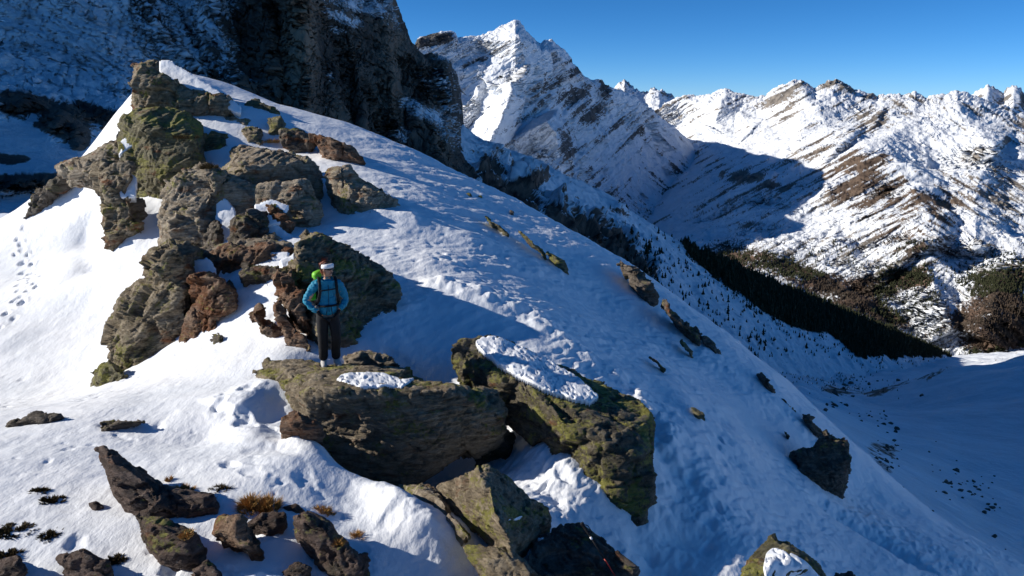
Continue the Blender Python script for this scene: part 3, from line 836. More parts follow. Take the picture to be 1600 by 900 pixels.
# ---------------------------------------------------------------- farthest peaks
def far_range(name, label, crest, Y, xs, drop, seed):
    rows = [[(x, y + 60, Y * 1.5) for x, y in crest], [(x, y, Y) for x, y in crest], [(x, y + drop * .35, Y * .93) for x, y in crest], [(x, max(y + drop, 205), Y * .8) for x, y in crest]]
    PX, PY, D = loft(rows, 360, 160, xs=xs)
    vv = np.linspace(0, 1, 160)[:, None]
    def cols(P, N, r):
        n1 = fbm(P, 500, 6, .65, off=seed); n2 = fbm(P, 120, 4, .65, off=seed + 3)
        f = smooth(0, .15, 1.0 * n1 + .9 * n2 + .02 - .8 * (N[..., 2] - .6))
        return mixc(f, SNOWC, mixc(smooth(-.3, .3, n2), [.08, .075, .075], [.22, .20, .18]))
    return terrain(name, label, PX, PY, D, M_FAR, 0, 50 * smooth(.3, .5, vv) + 12 + 0 * PX, 500, cols, 7, .55, crestpx=11, crv=.333)
far_range('distant_peaks', 'small snowy peaks on the skyline right of the pointed peak', [(940,170),(960,140),(968,134),(976,130),(984,137),(998,146),(1010,149),(1018,143),(1030,142),(1040,150),(1052,155),(1060,160),(1100,175)], 8200, (940, 1100), 60, 5)
far_range('distant_peaks', 'faint snowy peaks on the skyline at the far right', [(1490,170),(1515,152),(1530,146),(1543,137),(1555,143),(1568,148),(1583,135),(1592,140),(1600,150),(1640,150),(1700,160),(1900,150),(2100,170)], 9500, (1490, 2100), 70, 9)

# ---------------------------------------------------------------- unseen shoulder added on the left to shade the cliff and slopes
MX, MY = np.meshgrid(np.linspace(-1500, -380, 200), np.linspace(20, 1400, 320))
hh = 540 * np.exp(-((MX + 820) / 300) ** 2) * smooth(34, 58, MY - .02 * (MX + 820)) * smooth(1400, 1000, MY)
MP = np.stack([MX, MY, 0 * MX], -1)
MZ = -120 + hh * (1 + .28 * fbm(MP, 260, 6, ridged=True)) + 10 * fbm(MP, 60, 4)
MP[..., 2] = MZ
MN = normals(MP)
o = mesh_obj('shade_shoulder', MP.reshape(-1, 3), grid_faces(320, 200), M_CLIFF)
set_col(o, mixc(smooth(.62, .78, MN[..., 2] + .15 * fbm(MP, 50, 4)), [.12, .10, .09], SNOWC))
tag(o, 'unseen snowy shoulder left of the cliff, added to cast shade', kind='structure')

# ---------------------------------------------------------------- low plain that closes the valleys
GX, GY = np.meshgrid(np.linspace(-16000, 16000, 90), np.linspace(-3000, 26000, 90))
GZ = -900 + 60 * fbm(np.stack([GX, GY, 0 * GX], -1), 3000, 4)
GZ = np.where(GY < 1500, GZ - 300, GZ)
tag(mesh_obj('valley_floor', np.stack([GX, GY, GZ], -1).reshape(-1, 3), grid_faces(90, 90), M_SNOW), 'snow covered low ground under the mountains', kind='structure')

# ================================================================== boulders
DIP = (0.5, 0.35, 0.2)
M_ROCK = rock_material('lichen_schist', ((0.079, 0.061, 0.041), (0.293, 0.232, 0.152), (0.586, 0.488, 0.354)), lichen=0.42, rust=0.22, moss=0.25)
M_DARK = rock_material('dark_schist', ((0.037, 0.029, 0.023), (0.134, 0.107, 0.083), (0.317, 0.268, 0.220)), lichen=0.25, rust=0.2, moss=0.45)
M_PALE = rock_material('pale_schist', ((0.122, 0.095, 0.071), (0.403, 0.323, 0.232), (0.708, 0.610, 0.476)), lichen=0.25, rust=0.25, moss=0.15)
M_RUST = rock_material('rusty_schist', ((0.073, 0.044, 0.030), (0.268, 0.165, 0.107), (0.512, 0.354, 0.244)), lichen=0.15, rust=0.8, moss=0.15)
M_GREEN = rock_material('green_schist', ((0.061, 0.055, 0.032), (0.195, 0.171, 0.098), (0.390, 0.354, 0.220)), lichen=0.72, rust=0.15, moss=0.4)
M_DARKG = rock_material('dark_green_schist', ((0.037, 0.032, 0.022), (0.134, 0.112, 0.076), (0.317, 0.275, 0.201)), lichen=0.62, rust=0.15, moss=0.4)
M_SLATE = rock_material('red_brown_slate', ((0.034, 0.022, 0.019), (0.120, 0.076, 0.060), (0.26, 0.185, 0.155)), lichen=0.05, rust=0.3, moss=0.2)

_vg = np.random.default_rng(5)
def facets(P, size, seed, amp, stretch):
    """blocky breaks: every point belongs to the nearest of many sites, each site a tilted plane"""
    r = np.random.default_rng(seed)
    lo, hi = P.min(0) - size, P.max(0) + size
    n = int(np.clip(np.prod((hi - lo) / size) * 0.9, 6, 260))
    S = r.uniform(lo, hi, (n, 3)); g = r.normal(size=(n, 3)) * .55; o_ = r.uniform(-.5, .5, n)
    out = np.zeros(len(P)); Q = P * stretch; QS = S * stretch
    for i in range(0, len(P), 20000):
        q = Q[i:i + 20000]
        d = ((q[:, None, :] - QS[None]) ** 2).sum(-1)
        k = d.argmin(1)
        out[i:i + 20000] = ((P[i:i + 20000] - S[k]) * g[k]).sum(1) / size + o_[k]
    return amp * out

def vox_mesh(hulls, vox):
    bm = bmesh.new()
    for pts in hulls:
        vs = [bm.verts.new(p) for p in pts]
        r = bmesh.ops.convex_hull(bm, input=vs)
        junk = [e for e in r['geom_interior'] + r['geom_unused'] if isinstance(e, bmesh.types.BMVert)]
        bmesh.ops.delete(bm, geom=list(set(junk)), context='VERTS')
    me = bpy.data.meshes.new('tmp'); bm.to_mesh(me); bm.free()
    o = bpy.data.objects.new('tmp', me); COL.objects.link(o)
    m = o.modifiers.new('r', 'REMESH'); m.mode = 'VOXEL'; m.voxel_size = vox; m.use_smooth_shade = True
    dg = bpy.context.evaluated_depsgraph_get()
    ev = o.evaluated_get(dg); em = ev.to_mesh()
    n = len(em.vertices); V = np.empty(n * 3, np.float32); em.vertices.foreach_get('co', V)
    N = np.empty(n * 3, np.float32); em.vertices.foreach_get('normal', N)
    F = [tuple(p.vertices) for p in em.polygons]
    ev.to_mesh_clear(); bpy.data.objects.remove(o); bpy.data.meshes.remove(me)
    F = np.array([f if len(f) == 4 else (f[0], f[1], f[2], f[2]) for f in F], np.int32)
    return V.reshape(-1, 3).astype(float), N.reshape(-1, 3).astype(float), F

_seed = [100]
def rock(hulls, label, mat, vox=0.05, amp=1.0, size=None, cat='rock', name='boulder', group=None, strata=1.0, dirn=(0.35, -0.3, 0.89), origin=None):
    _seed[0] += 1; sd = _seed[0]
    V, N, F = vox_mesh(hulls, vox)
    ext = V.max(0) - V.min(0); L = size or float(np.sort(ext)[1])
    cr_ = np.random.default_rng(sd + 7)                # flat chips knocked off the corners
    for _ in range(14 if mat is M_SLATE else 60):
        i = cr_.integers(len(V)); n_ = N[i] + cr_.normal(size=3) * .38; n_ /= np.linalg.norm(n_)
        r_ = L * cr_.uniform(.25, .75); dd = (V - V[i]) @ n_ + L * cr_.uniform(.015, .06)
        near = ((V - V[i]) ** 2).sum(1) < r_ * r_
        if dd[near].max() > (.07 if mat is M_SLATE else .13) * L: continue
        V = V - (np.clip(dd, 0, None) * near)[:, None] * n_
    nf = np.array(dirn, float); nf /= np.linalg.norm(nf)
    h = (V @ nf)[:, None] * nf[None]
    Q = V + h * 2.2                                    # squeezed across the foliation
    d = facets(V, L * .42, sd, L * .065 * amp, np.array([1, 1, 1.5]))
    d = d + facets(V + .04 * L * fbm(V, L * .3, 2, off=sd)[:, None], L * .2, sd + 500, L * .026 * amp, np.array([1, 1, 1.8]))
    d = d + L * .014 * amp * fbm(Q, L * .55, 4, .55, off=sd)
    d = d + .022 * strata * fbm(V + h * 8, .36, 5, .55, ridged=True, off=sd) * min(1, L) * 1.2
    tk = .11 * min(1.6, max(.5, L)) / max(.6, strata) ** .5     # bedding: layers that step back one after another
    bt = (V @ nf) / tk + 1.1 * fbm(V, L * .5, 3, off=sd + 40) * L / tk * .25
    sw = bt - np.floor(bt); lay = np.floor(bt)
    hsh = np.modf(np.abs(np.sin(lay * 12.9898 + sd) * 43758.5453))[0]
    d = d + tk * .42 * amp * (hsh - .5) - tk * .30 * sw ** 4
    cr = fbm(Q, L * .45, 3, .5, off=sd + 9)
    d = d - L * .035 * amp * smooth(.03, .0, np.abs(cr))       # cracks
    V = V + N * d[:, None]
    V += .010 * np.stack([fbm(Q, .12, 3, off=sd + k) for k in (1, 2, 3)], -1)
    o0 = origin if origin is not None else np.array([(V[:, 0].min() + V[:, 0].max()) / 2, (V[:, 1].min() + V[:, 1].max()) / 2, V[:, 2].min()])
    tri = F[:, 2] == F[:, 3]
    if tri.any():
        FF = [tuple(f[:3]) if t else tuple(f) for f, t in zip(F.tolist(), tri)]
    else: FF = F
    o = mesh_obj(name, V, FF, mat, origin=o0, smooth_=False)
    return tag(o, label, cat, group)

def slab_points(out, Y, T, bulge=0.0, lean=0.35, base=None, back=.85, sink=.5):
    """outline in photo pixels -> convex block; Y is where its foot meets the snow"""
    out = np.array(out, float); c = out.mean(0)
    yb = out[:, 1].max() if base is None else base
    zs = pix(out[:, 0], out[:, 1], Y)[:, 2]; z0 = pix(c[0], yb, Y)[2]
    pts = []
    Yv = Y + lean * (zs - z0)
    pts += list(pix(out[:, 0], out[:, 1], Yv))
    inn = c + (out - c) * .6
    zi = pix(inn[:, 0], inn[:, 1], Y)[:, 2]
    pts += list(pix(inn[:, 0], inn[:, 1], Y - bulge + lean * (zi - z0)))
    bk = c + (out - c) * back
    pts += list(pix(bk[:, 0], bk[:, 1], Yv + T))
    low = out[out[:, 1] > yb - .35 * (yb - out[:, 1].min())]
    for q in low:
        p = pix(q[0], q[1], Y + lean * (pix(q[0], q[1], Y)[2] - z0)); p = p + np.array([0, .1, -sink]); pts.append(p)
        p = pix(c[0] + (q[0] - c[0]) * back, q[1], Y + T); pts.append(p + np.array([0, 0, -sink]))
    return [tuple(p) for p in pts]

def simple(outs, label, mat, Y=None, T=None, bulge=None, lean=.35, vox=None, grow=1.07, **k):
    """one rock from one or several convex outlines"""
    if not isinstance(outs[0], list): outs = [outs]
    if mat is M_SLATE: grow, lean = 1.25, .5
    hulls = []
    allp = np.array(sum(outs, []), float)
    bx, by = allp[:, 0].mean(), allp[:, 1].max()
    Y0 = float(hit(bx, by)[1]) if Y is None else Y
    w = (allp[:, 0].max() - allp[:, 0].min()) / FPX * Y0
    h = (allp[:, 1].max() - allp[:, 1].min()) / FPX * Y0
    T_ = T if T is not None else .55 * min(w, 1.6 * h)
    b_ = bulge if bulge is not None else .20 * min(w, h)
    if 14 < Y0 < 29 and allp[:, 0].max() < 520: grow = 1.24
    for o_ in outs:
        c_ = np.array(o_, float).mean(0); o_ = [tuple(c_ + (np.array(q) - c_) * grow) for q in o_]
        hulls.append(slab_points(o_, Y0, T_, b_, lean, base=by, sink=.25 * h + .15))
    v = vox or max(.022, Y0 * .0022)
    if Y0 > 12 and bx < 520 and mat is not M_SLATE:
        k.setdefault('dirn', (-.7, .2, .55)); k.setdefault('amp', 1.2)
    if mat is M_SLATE:
        k.setdefault('amp', .6); k.setdefault('strata', .7); v = .015
    return rock(hulls, label, mat, v, **k)

# ---------------------------------------------------------------- bedrock of the mound, under and between its blocks
core = [slab_points(o_, Y, T, .1, .35, back=.9) for o_, Y, T in (
 ([(255,300),(300,262),(350,268),(420,300),(430,350),(380,410),(300,430),(252,410)], 18.2, 2.4),
 ([(400,290),(480,280),(508,345),(470,400),(430,400),(400,350)], 18.0, 2.0),
 ([(300,390),(380,378),(455,380),(462,430),(440,450),(390,430),(320,445)], 15.7, 1.8),
 ([(240,400),(310,400),(330,440),(362,450),(365,575),(340,600),(290,600),(270,500)], 14.6, 1.3),

 ([(205,190),(300,185),(340,235),(330,262),(285,290),(212,290)], 25.0, 1.8),
 ([(212,150),(262,140),(300,150),(345,165),(320,185),(220,195)], 26.8, 1.6)
 )]
rock(core[4:], 'brown bedrock under the horn shaped rock and the green boulder', M_PALE, .06, size=1.8, amp=.6, name='bedrock', strata=1.5, dirn=(-.7, .2, .55))
core_rock = rock(core[:4], 'brown bedrock between the pale rocks, the ribbed boulder and the hiker', M_PALE, .06, size=2.2, amp=.6, name='bedrock', strata=1.5, dirn=(-.7, .2, .55))

# ---------------------------------------------------------------- A: the flat topped boulder the hiker stands on
def P3(l): return [tuple(pix(*p)) for p in l]
A1 = P3([  # main body: top rim far, top rim near, overhanging front, foot
 (432,566,10.9),(560,572,10.9),(700,578,10.7),(760,600,10.3),(795,640,9.9),(792,655,9.7),(700,612,9.5),(600,612,9.3),(520,612,9.2),(492,620,9.2),
 (500,700,9.4),(560,750,9.5),(640,770,9.6),(740,730,9.9),(780,690,10.1),(500,660,9.2),(620,690,9.25),(720,675,9.5),
 (560,740,10.8),(740,720,11),(440,640,10.4)])
A2 = P3([(400,580,10.9),(420,565,11.2),(445,562,11.2),(520,575,10.9),(500,620,9.2),(492,622,9.15),(430,600,10.5),(412,590,10.8),(425,635,10.7),(440,655,10.5),(470,680,10.0),(498,690,9.3),(480,640,10.9)])
rock([A1, A2], 'large flat topped dark boulder with a snow patch, under the hiker', M_ROCK, .026, amp=.55, size=1.5, strata=1.5, name='flat_boulder', dirn=(.15, -.25, .95))
simple([(440,652),(455,640),(495,660),(500,684),(470,684),(435,680)], 'small rusty rock under the left end of the flat topped boulder', M_RUST, T=.3)
simple([(538,556),(560,549),(600,556),(622,572),(560,574),(540,572)], 'low brown rock behind the feet of the hiker', M_PALE, Y=11.4, T=.5)

# ---------------------------------------------------------------- B: the dark pointed boulder behind the hiker
B1 = P3([(468,362,13.4),(490,350,13.8),(530,368,13.9),(585,404,13.9),(622,442,13.7),(628,470,13.4),(627,520,13.0),(600,535,12.8),(560,548,12.4),(510,556,11.9),(490,500,12.0),(455,400,13.0),(470,440,12.5),
  (560,600,12.6),(500,600,12.2),(610,560,13.2),(480,380,15.2),(540,400,15.4),(600,450,15.2),(600,540,14.8),(500,520,14.6)])
B2 = P3([(425,425,14.2),(460,405,14.0),(480,440,12.5),(500,500,11.9),(503,550,11.8),(478,532,12.5),(446,495,13.3),(430,455,13.9),(470,560,12.6),(450,440,14.2),(500,540,14)])
rock([B1, B2], 'tall pointed boulder behind the hiker, dark mossy right face and rusty left edge', M_ROCK, .032, amp=.6, size=1.8, strata=1.6, name='pointed_boulder', dirn=(-.45, -.3, .8))
simple([(430,470),(446,482),(470,530),(497,556),(478,560),(450,530),(432,500)], 'grey brown slab leaning on the rusty foot of the boulder behind the hiker', M_RUST, Y=11.9, T=.35, bulge=.05)
simple([(422,426),(455,420),(462,440),(478,470),(488,512),(470,500),(440,458)], 'reddish split slab against the left side of the boulder behind the hiker', M_RUST, Y=12.1, T=.5, bulge=.08)

# ---------------------------------------------------------------- C: the long boulder with the snow cap
C1 = P3([(700,545,11.3),(720,532,11.6),(765,520,11.9),(800,535,11.9),(900,580,11.5),(960,605,11.1),(1000,630,10.6),(1018,652,10.2),(1018,700,9.6),(1000,715,9.2),(940,690,9.2),(870,650,9.6),(800,630,10.2),(740,600,10.7),(705,572,11.1),
  (800,665,10.3),(870,712,9.5),(920,725,9.1),(760,640,11),(960,700,11.2),(900,740,10.6)])
C2 = P3([(1018,650,10.3),(1020,700,9.6),(1016,770,9.1),(1010,812,8.8),(985,822,8.7),(930,790,8.8),(895,762,9.0),(892,745,9.1),(905,720,9.2),(960,680,9.3),(1000,840,9.6),(940,820,9.6),(1020,720,10.6)])
rock([C1, C2], 'long dark boulder with a big sloping snow cap, right of the hiker', M_DARKG, .027, amp=.6, size=1.5, strata=1.2, name='long_boulder')

# ---------------------------------------------------------------- D: the split rocks at the bottom
D1 = P3([(680,760,8.0),(700,748,7.9),(742,722,7.6),(765,728,7.6),(800,760,7.8),(835,790,7.8),(868,800,7.7),(868,822,7.5),(830,850,7.0),(800,858,6.5),(770,850,6.6),(735,835,7.2),(690,800,7.8),
  (758,765,6.95),(775,810,6.55),(790,850,6.4),(780,880,7.4),(860,850,7.9),(740,780,8.6),(800,920,7.0)])
D2 = P3([(622,758,8.3),(640,752,8.2),(690,765,8.0),(708,800,7.1),(738,838,6.7),(715,856,6.9),(670,838,7.6),(640,812,8.0),(625,780,8.2),(690,880,7.4),(700,830,8.2),(680,790,7.3)])
D3 = P3([(720,850,6.6),(780,850,6.45),(810,862,6.4),(860,900,6.2),(760,930,6.1),(730,890,6.4),(840,940,6.6),(780,870,7.2)])
D4 = P3([(820,860,6.9),(860,822,7.2),(905,815,7.3),(940,860,6.9),(1000,892,6.6),(1000,940,6.5),(860,940,6.2),(815,890,6.5),(900,860,7.9),(990,920,7.4)])
rock([D1], 'angular split boulder with lit yellowish left face, bottom centre', M_ROCK, .018, amp=.5, size=.8, strata=1.1, name='split_boulder', dirn=(.55, .1, .8))
rock([D2], 'rugged purple brown rock left of the split boulder at the bottom', M_PALE, .018, amp=.6, size=.6, strata=1.3, name='rock', dirn=(.6, .2, .75))
rock([D3], 'lichen spotted rock cut by the bottom edge, below the split boulder', M_ROCK, .018, amp=.6, size=.6, name='rock', dirn=(.6, .2, .75))
rock([D4], 'dark rock the trekking pole stands behind, at the bottom', M_DARK, .018, amp=.6, size=.7, name='rock', dirn=(.6, .2, .75))
simple([(740,660),(775,655),(805,680),(800,695),(745,705)], 'brown stone wedged in the shade between the flat topped and the long boulder', M_DARK, Y=10.2, T=.5)
rock([P3([(1165,880,6.3),(1185,858,6.6),(1212,842,6.8),(1240,850,6.8),(1275,880,6.6),(1290,900,6.5),(1320,960,6.2),(1160,960,5.8),(1162,900,6.0),(1240,900,7.6),(1250,880,6.1)])], 'lichen covered rock with a snow cap rising from the lower right edge', M_GREEN, .02, amp=.8, size=.7)
simple([(1295,895),(1315,888),(1335,900),(1340,925),(1290,925)], 'tip of a dark rock at the bottom edge, right of the snow capped one', M_DARK, Y=6.7, T=.3)

# ---------------------------------------------------------------- the rocky mound on the left
simple([[(218,108),(236,98),(262,110),(268,125),(262,150),(235,160),(222,140)], [(222,140),(262,128),(300,140),(345,155),(352,170),(262,182),(232,182),(222,165)], [(216,150),(240,150),(250,185),(215,192)]], 'horn shaped rock on the top of the mound', M_ROCK, T=2.2, lean=.15, vox=.05, name='summit_rock', strata=2)
simple([[(290,140),(300,136),(322,150),(312,160),(285,152)]], 'dark knob beside the snow on top of the mound', M_DARK, Y=28, T=.6)
simple([[(206,195),(222,182),(262,182),(300,194),(318,215),(316,245),(290,285),(262,302),(228,286),(208,255),(204,222)]], 'large green rounded boulder high on the mound', M_GREEN, T=2.2, bulge=.7, lean=.25, vox=.05, size=2.4, name='green_boulder', amp=.7)
simple([[(300,212),(330,212),(350,222),(352,238),(325,250),(300,262),(292,240)]], 'smaller green rock at the right flank of the green boulder', M_GREEN, Y=24.2, T=1.2)
simple([[(160,262),(196,212),(208,208),(208,240),(190,255),(168,285)], [(100,262),(160,235),(190,222),(195,240),(165,268),(120,275)]], 'crumbly rib falling to the left from the mound', M_PALE, Y=25.5, T=1.4, vox=.05)
simple([[(100,258),(112,268),(96,300),(80,318),(66,310),(78,280)], [(80,290),(80,318),(55,322),(30,338),(36,320),(60,305)]], 'dark jagged rib at the edge of the left snow bowl', M_DARK, Y=27, T=1.0)
simple([[(152,262),(186,250),(202,262),(196,300),(170,318),(154,296)], [(164,312),(196,300),(212,340),(218,358),(196,378),(170,382),(166,345)]], 'dark crumbling pillar rising from the left snow bowl', M_ROCK, T=1.0, vox=.045)
simple([[(205,248),(225,286),(262,302),(270,318),(235,312),(208,288)], [(190,300),(205,285),(222,300),(212,318)]], 'brown broken ledge in the hollow under the green boulder', M_RUST, Y=24.4, T=1.5)
simple([[(262,300),(290,272),(328,262),(345,275),(330,330),(300,350),(268,330)], [(258,330),(300,320),(330,330),(318,375),(290,400),(262,402),(258,370)]], 'big grey craggy rock below the green boulder', M_PALE, T=1.8, vox=.045, size=1.8)
simple([[(345,272),(372,246),(395,238),(430,245),(470,252),(485,275),(470,300),(430,315),(380,345),(350,335),(340,300)]], 'broad pale grey rock in the middle of the mound', M_PALE, Y=19.6, T=1.8, vox=.045, size=1.8, strata=1.6)
simple([[(430,300),(470,285),(488,300),(505,328),(506,350),(480,368),(448,352),(432,330)]], 'grey block at the right end of the pale rocks, beside the snow gully', M_PALE, Y=18.2, T=1.4, vox=.045)
simple([[(315,355),(335,345),(352,362),(350,400),(330,412),(314,390)]], 'upright dark rock left of the small snow chute', M_DARK, Y=17.6, T=.8)
simple([[(366,342),(395,332),(412,350),(408,385),(396,398),(370,395)]], 'squarish dark pillar right of the small snow chute', M_DARK, Y=16.9, T=.9)
simple([[(418,322),(442,318),(455,340),(450,360),(425,352)]], 'brown wedge between snow scraps above the dark pillar', M_RUST, Y=17.4, T=.7)
simple([[(402,370),(430,362),(440,380),(428,392),(404,388)]], 'pinkish brown stone on the snow scrap', M_PALE, Y=16.8, T=.4)
simple([[(412,352),(428,350),(432,365),(416,368)]], 'small pinkish cube of rock above the pinkish brown stone', M_RUST, Y=17.4, T=.3)
simple([[(330,400),(370,390),(440,395),(452,410),(430,425),(380,420),(340,432),(318,425)]], 'brown layered ledge across the mound', M_RUST, Y=15.5, T=1.2, strata=2)
simple([[(380,418),(430,412),(440,430),(420,448),(392,448),(378,432)]], 'dark brown stone under the layered ledge', M_DARK, Y=14.5, T=.8)
simple([[(228,418),(240,395),(275,385),(302,395),(300,420),(262,440),(235,442)], [(236,440),(270,420),(302,415),(300,470),(290,520),(285,570),(255,600),(215,612),(188,570),(182,530),(205,480)], [(285,470),(302,480),(305,560),(290,598),(262,600)]], 'towering ribbed boulder at the left foot of the mound', M_ROCK, Y=14.2, T=1.8, bulge=.5, lean=.25, vox=.035, size=1.7, name='ribbed_boulder', strata=1.8)
simple([[(300,440),(330,428),(362,448),(366,480),(340,500),(305,490)], [(284,490),(320,480),(345,520),(352,560),(330,590),(300,606),(284,585)]], 'brown broken slabs right of the ribbed boulder', M_RUST, Y=13.2, T=1.1, strata=2)
simple([[(335,520),(352,535),(364,575),(356,592),(330,600),(322,570)]], 'mossy brown stump at the foot of the broken slabs', M_DARK, Y=12.6, T=.6)
simple([[(310,575),(335,568),(345,596),(318,608),(300,600)], [(215,610),(262,600),(275,606),(225,622)]], 'low pale stones at the foot of the ribbed boulder', M_PALE, Y=13.0, T=.5)
simple([[(150,572),(180,568),(205,585),(222,604),(215,625),(168,638),(140,640),(137,604)]], 'dark mossy rock alone at the edge of the near snow mound', M_GREEN, Y=13.0, T=1.0)
simple([[(300,432),(330,420),(340,440),(310,452)]], 'dark stone on top of the broken slabs', M_ROCK, Y=15.0, T=.6)
simple([[(380,480),(405,482),(414,505),(395,512)], [(405,500),(440,518),(442,532),(415,522)]], 'brown rock poking out of the snow left of the hiker', M_RUST, T=.35)
simple([[(517,262),(545,260),(562,278),(556,345),(525,346),(518,318),(514,290)], [(545,275),(562,278),(600,300),(646,328),(628,342),(560,348),(545,330)]], 'pale triangular slab beside the snow gully on the right of the mound', M_PALE, Y=19.2, T=1.0, vox=.04, strata=1.5)
simple([[(480,210),(520,206),(540,216),(535,248),(500,240)], [(530,215),(548,222),(572,248),(566,262),(535,256)]], 'rusty orange streaked rock casting a long shadow on the snow crest', M_RUST, Y=23.5, T=1.2)
simple([[(440,204),(470,203),(485,212),(485,225),(450,226),(436,216)]], 'brown lump left of the orange streaked rock', M_DARK, Y=24.5, T=.8)
simple([[(372,166),(395,160),(428,170),(430,177),(378,178)]], 'flat green slab near the top of the snow crest', M_GREEN, Y=27, T=.8)
simple([[(418,186),(440,182),(446,200),(424,206)]], 'small round green rock on the snow above the brown lump', M_GREEN, Y=25.5, T=.6)
simple([[(350,185),(385,182),(395,198),(368,208),(350,200)]], 'grey rock in the upper snow patch', M_PALE, Y=25.8, T=.7)
simple([[(378,202),(400,200),(418,222),(405,242),(392,236)]], 'ribbed brown rock below the grey rock in the upper snow patch', M_ROCK, Y=24.8, T=.8)
simple([[(302,176),(330,172),(340,182),(318,188)]], 'small flat rock under the horn shaped rock', M_ROCK, Y=26.5, T=.5)
simple([[(360,232),(385,228),(392,246),(372,252)]], 'brown rock scrap above the broad pale rock', M_ROCK, Y=23.2, T=.5)

# ---------------------------------------------------------------- stones of the near mound
simple([[(160,714),(170,710),(205,732),(245,758),(264,795),(238,808),(200,792),(172,752)]], 'dark slab shaped like a shark fin on the near snow', M_SLATE, T=.35, lean=.5, name='slab')
simple([[(262,765),(290,770),(325,775),(328,795),(290,808),(262,800)]], 'low brown rock right of the fin shaped slab', M_SLATE, T=.25, lean=.6)
simple([[(222,812),(262,818),(300,840),(305,870),(290,885),(255,868),(228,840)]], 'slanting dark rock below the fin shaped slab', M_SLATE, T=.3, lean=.55)
simple([[(345,812),(372,808),(382,830),(415,848),(420,868),(380,886),(345,850)]], 'black brown rock with an orange cleft near the lower left', M_RUST, T=.3, lean=.5)
simple([[(392,818),(410,806),(440,806),(438,826),(415,838),(395,832)]], 'small dark stone below the biggest grass tuft', M_SLATE, T=.25, lean=.5)
simple([[(444,794),(460,790),(472,796),(468,804),(450,806)]], 'little round stone right of the biggest grass tuft', M_SLATE, T=.12, lean=.5)
simple([[(464,812),(478,803),(508,820),(530,850),(515,865),(490,850),(470,832)], [(500,850),(530,845),(560,870),(574,905),(520,905),(505,880)]], 'long brown slab standing in the near snow left of the bottom centre', M_SLATE, T=.35, lean=.45, name='slab')
simple([[(98,874),(130,864),(165,880),(172,905),(110,910)]], 'dark stone cut by the bottom edge at the left', M_SLATE, T=.25)
simple([[(0,880),(25,872),(38,895),(20,915),(-20,915)]], 'dark stone in the lower left corner', M_SLATE, T=.25)
simple([[(305,890),(322,880),(342,895),(345,912),(305,912)]], 'small stone at the bottom edge between the slabs', M_SLATE, T=.2)
simple([[(443,894),(462,882),(480,890),(470,905),(448,908)]], 'small flat stone at the bottom edge left of the long slab', M_SLATE, T=.2)
simple([[(12,656),(45,646),(92,648),(100,655),(50,662),(12,664)]], 'thin dark rock strip on the crest of the near mound at far left', M_DARK, T=.3, lean=1.0)
simple([[(155,662),(185,653),(225,653),(190,664),(165,673)]], 'thin crescent rock on the near mound right of the dark strip', M_DARK, T=.25, lean=1.0)
simple([[(140,788),(152,784),(160,792),(148,798)]], 'pebble sized stone between the moss and the fin shaped slab', M_SLATE, T=.1)

# ---------------------------------------------------------------- rocks on and beyond the right flank
simple([[(1078,634),(1090,638),(1106,648),(1098,657),(1084,652)]], 'small green rock alone on the shaded flank', M_GREEN, grow=.95, T=.2, lean=.6)
simple([[(748,334),(775,348),(800,362),(795,366),(765,350)]], 'upper end of the thin green rock strip in the snow flank', M_GREEN, grow=.9, amp=.6, T=.3, lean=.8)
simple([[(800,358),(830,374),(860,396),(850,398),(815,375)]], 'middle of the thin green rock strip in the snow flank', M_GREEN, grow=.9, amp=.6, T=.3, lean=.8)
simple([[(845,388),(868,398),(890,412),(892,422),(870,412),(850,398)]], 'thick lower end of the green rock strip in the snow flank', M_GREEN, grow=.9, amp=.6, T=.4, lean=.7)
simple([[(1012,550),(1026,562),(1046,574),(1040,577),(1020,567)]], 'thin dark strip of rock in the middle of the shaded flank', M_GREEN, grow=.9, amp=.6, T=.2, lean=.8)
simple([[(1058,524),(1072,532),(1090,552),(1084,555),(1066,542)]], 'longer green strip of rock near the edge of the shaded flank', M_GREEN, grow=.9, amp=.6, T=.3, lean=.8)
simple([[(727,300),(736,300),(738,306),(730,307)]], 'tiny rock near the sunlit crest, upper one', M_GREEN, T=.2)
simple([[(744,302),(754,306),(752,311)]], 'tiny rock near the sunlit crest, lower one', M_GREEN, T=.2)
simple([[(795,326),(805,330),(804,336),(797,334)]], 'small dark rock at the crest above the green strip', M_DARK, grow=.9, amp=.6, T=.2)
simple([[(1224,672),(1236,680),(1232,684)]], 'small dark sliver of rock above the hanging boulder', M_DARK, grow=.9, amp=.6, T=.2)
# edge of the flank
EDGE = [([(1184,586),(1200,596),(1216,614),(1208,614),(1192,600)], 24.3, 'dark rock sliver on the edge of the flank, first above the hanging boulder chain'),
 ([(1226,622),(1240,632),(1248,642),(1238,640)], 23.8, 'dark rock sliver on the edge of the flank, middle of the chain'),
 ([(1256,648),(1275,662),(1292,682),(1280,678),(1264,662)], 22.6, 'dark rock sliver on the edge of the flank just above the hanging boulder'),
 ([(1100,528),(1116,535),(1128,550),(1118,554),(1104,540)], 26.5, 'brown rock at the edge of the flank below the crags'),
 ([(970,408),(990,412),(1012,438),(1024,462),(1014,470),(990,440)], 28.6, 'green brown rock behind the crest where the crags end'),
 ([(1030,476),(1052,488),(1092,520),(1100,532),(1076,520),(1048,500)], 27.6, 'long dark rock rib just behind the edge of the flank')]
for o_, Y, lb in EDGE:
    simple([o_], lb, M_DARK, T=.8, lean=.5, grow=1.25)
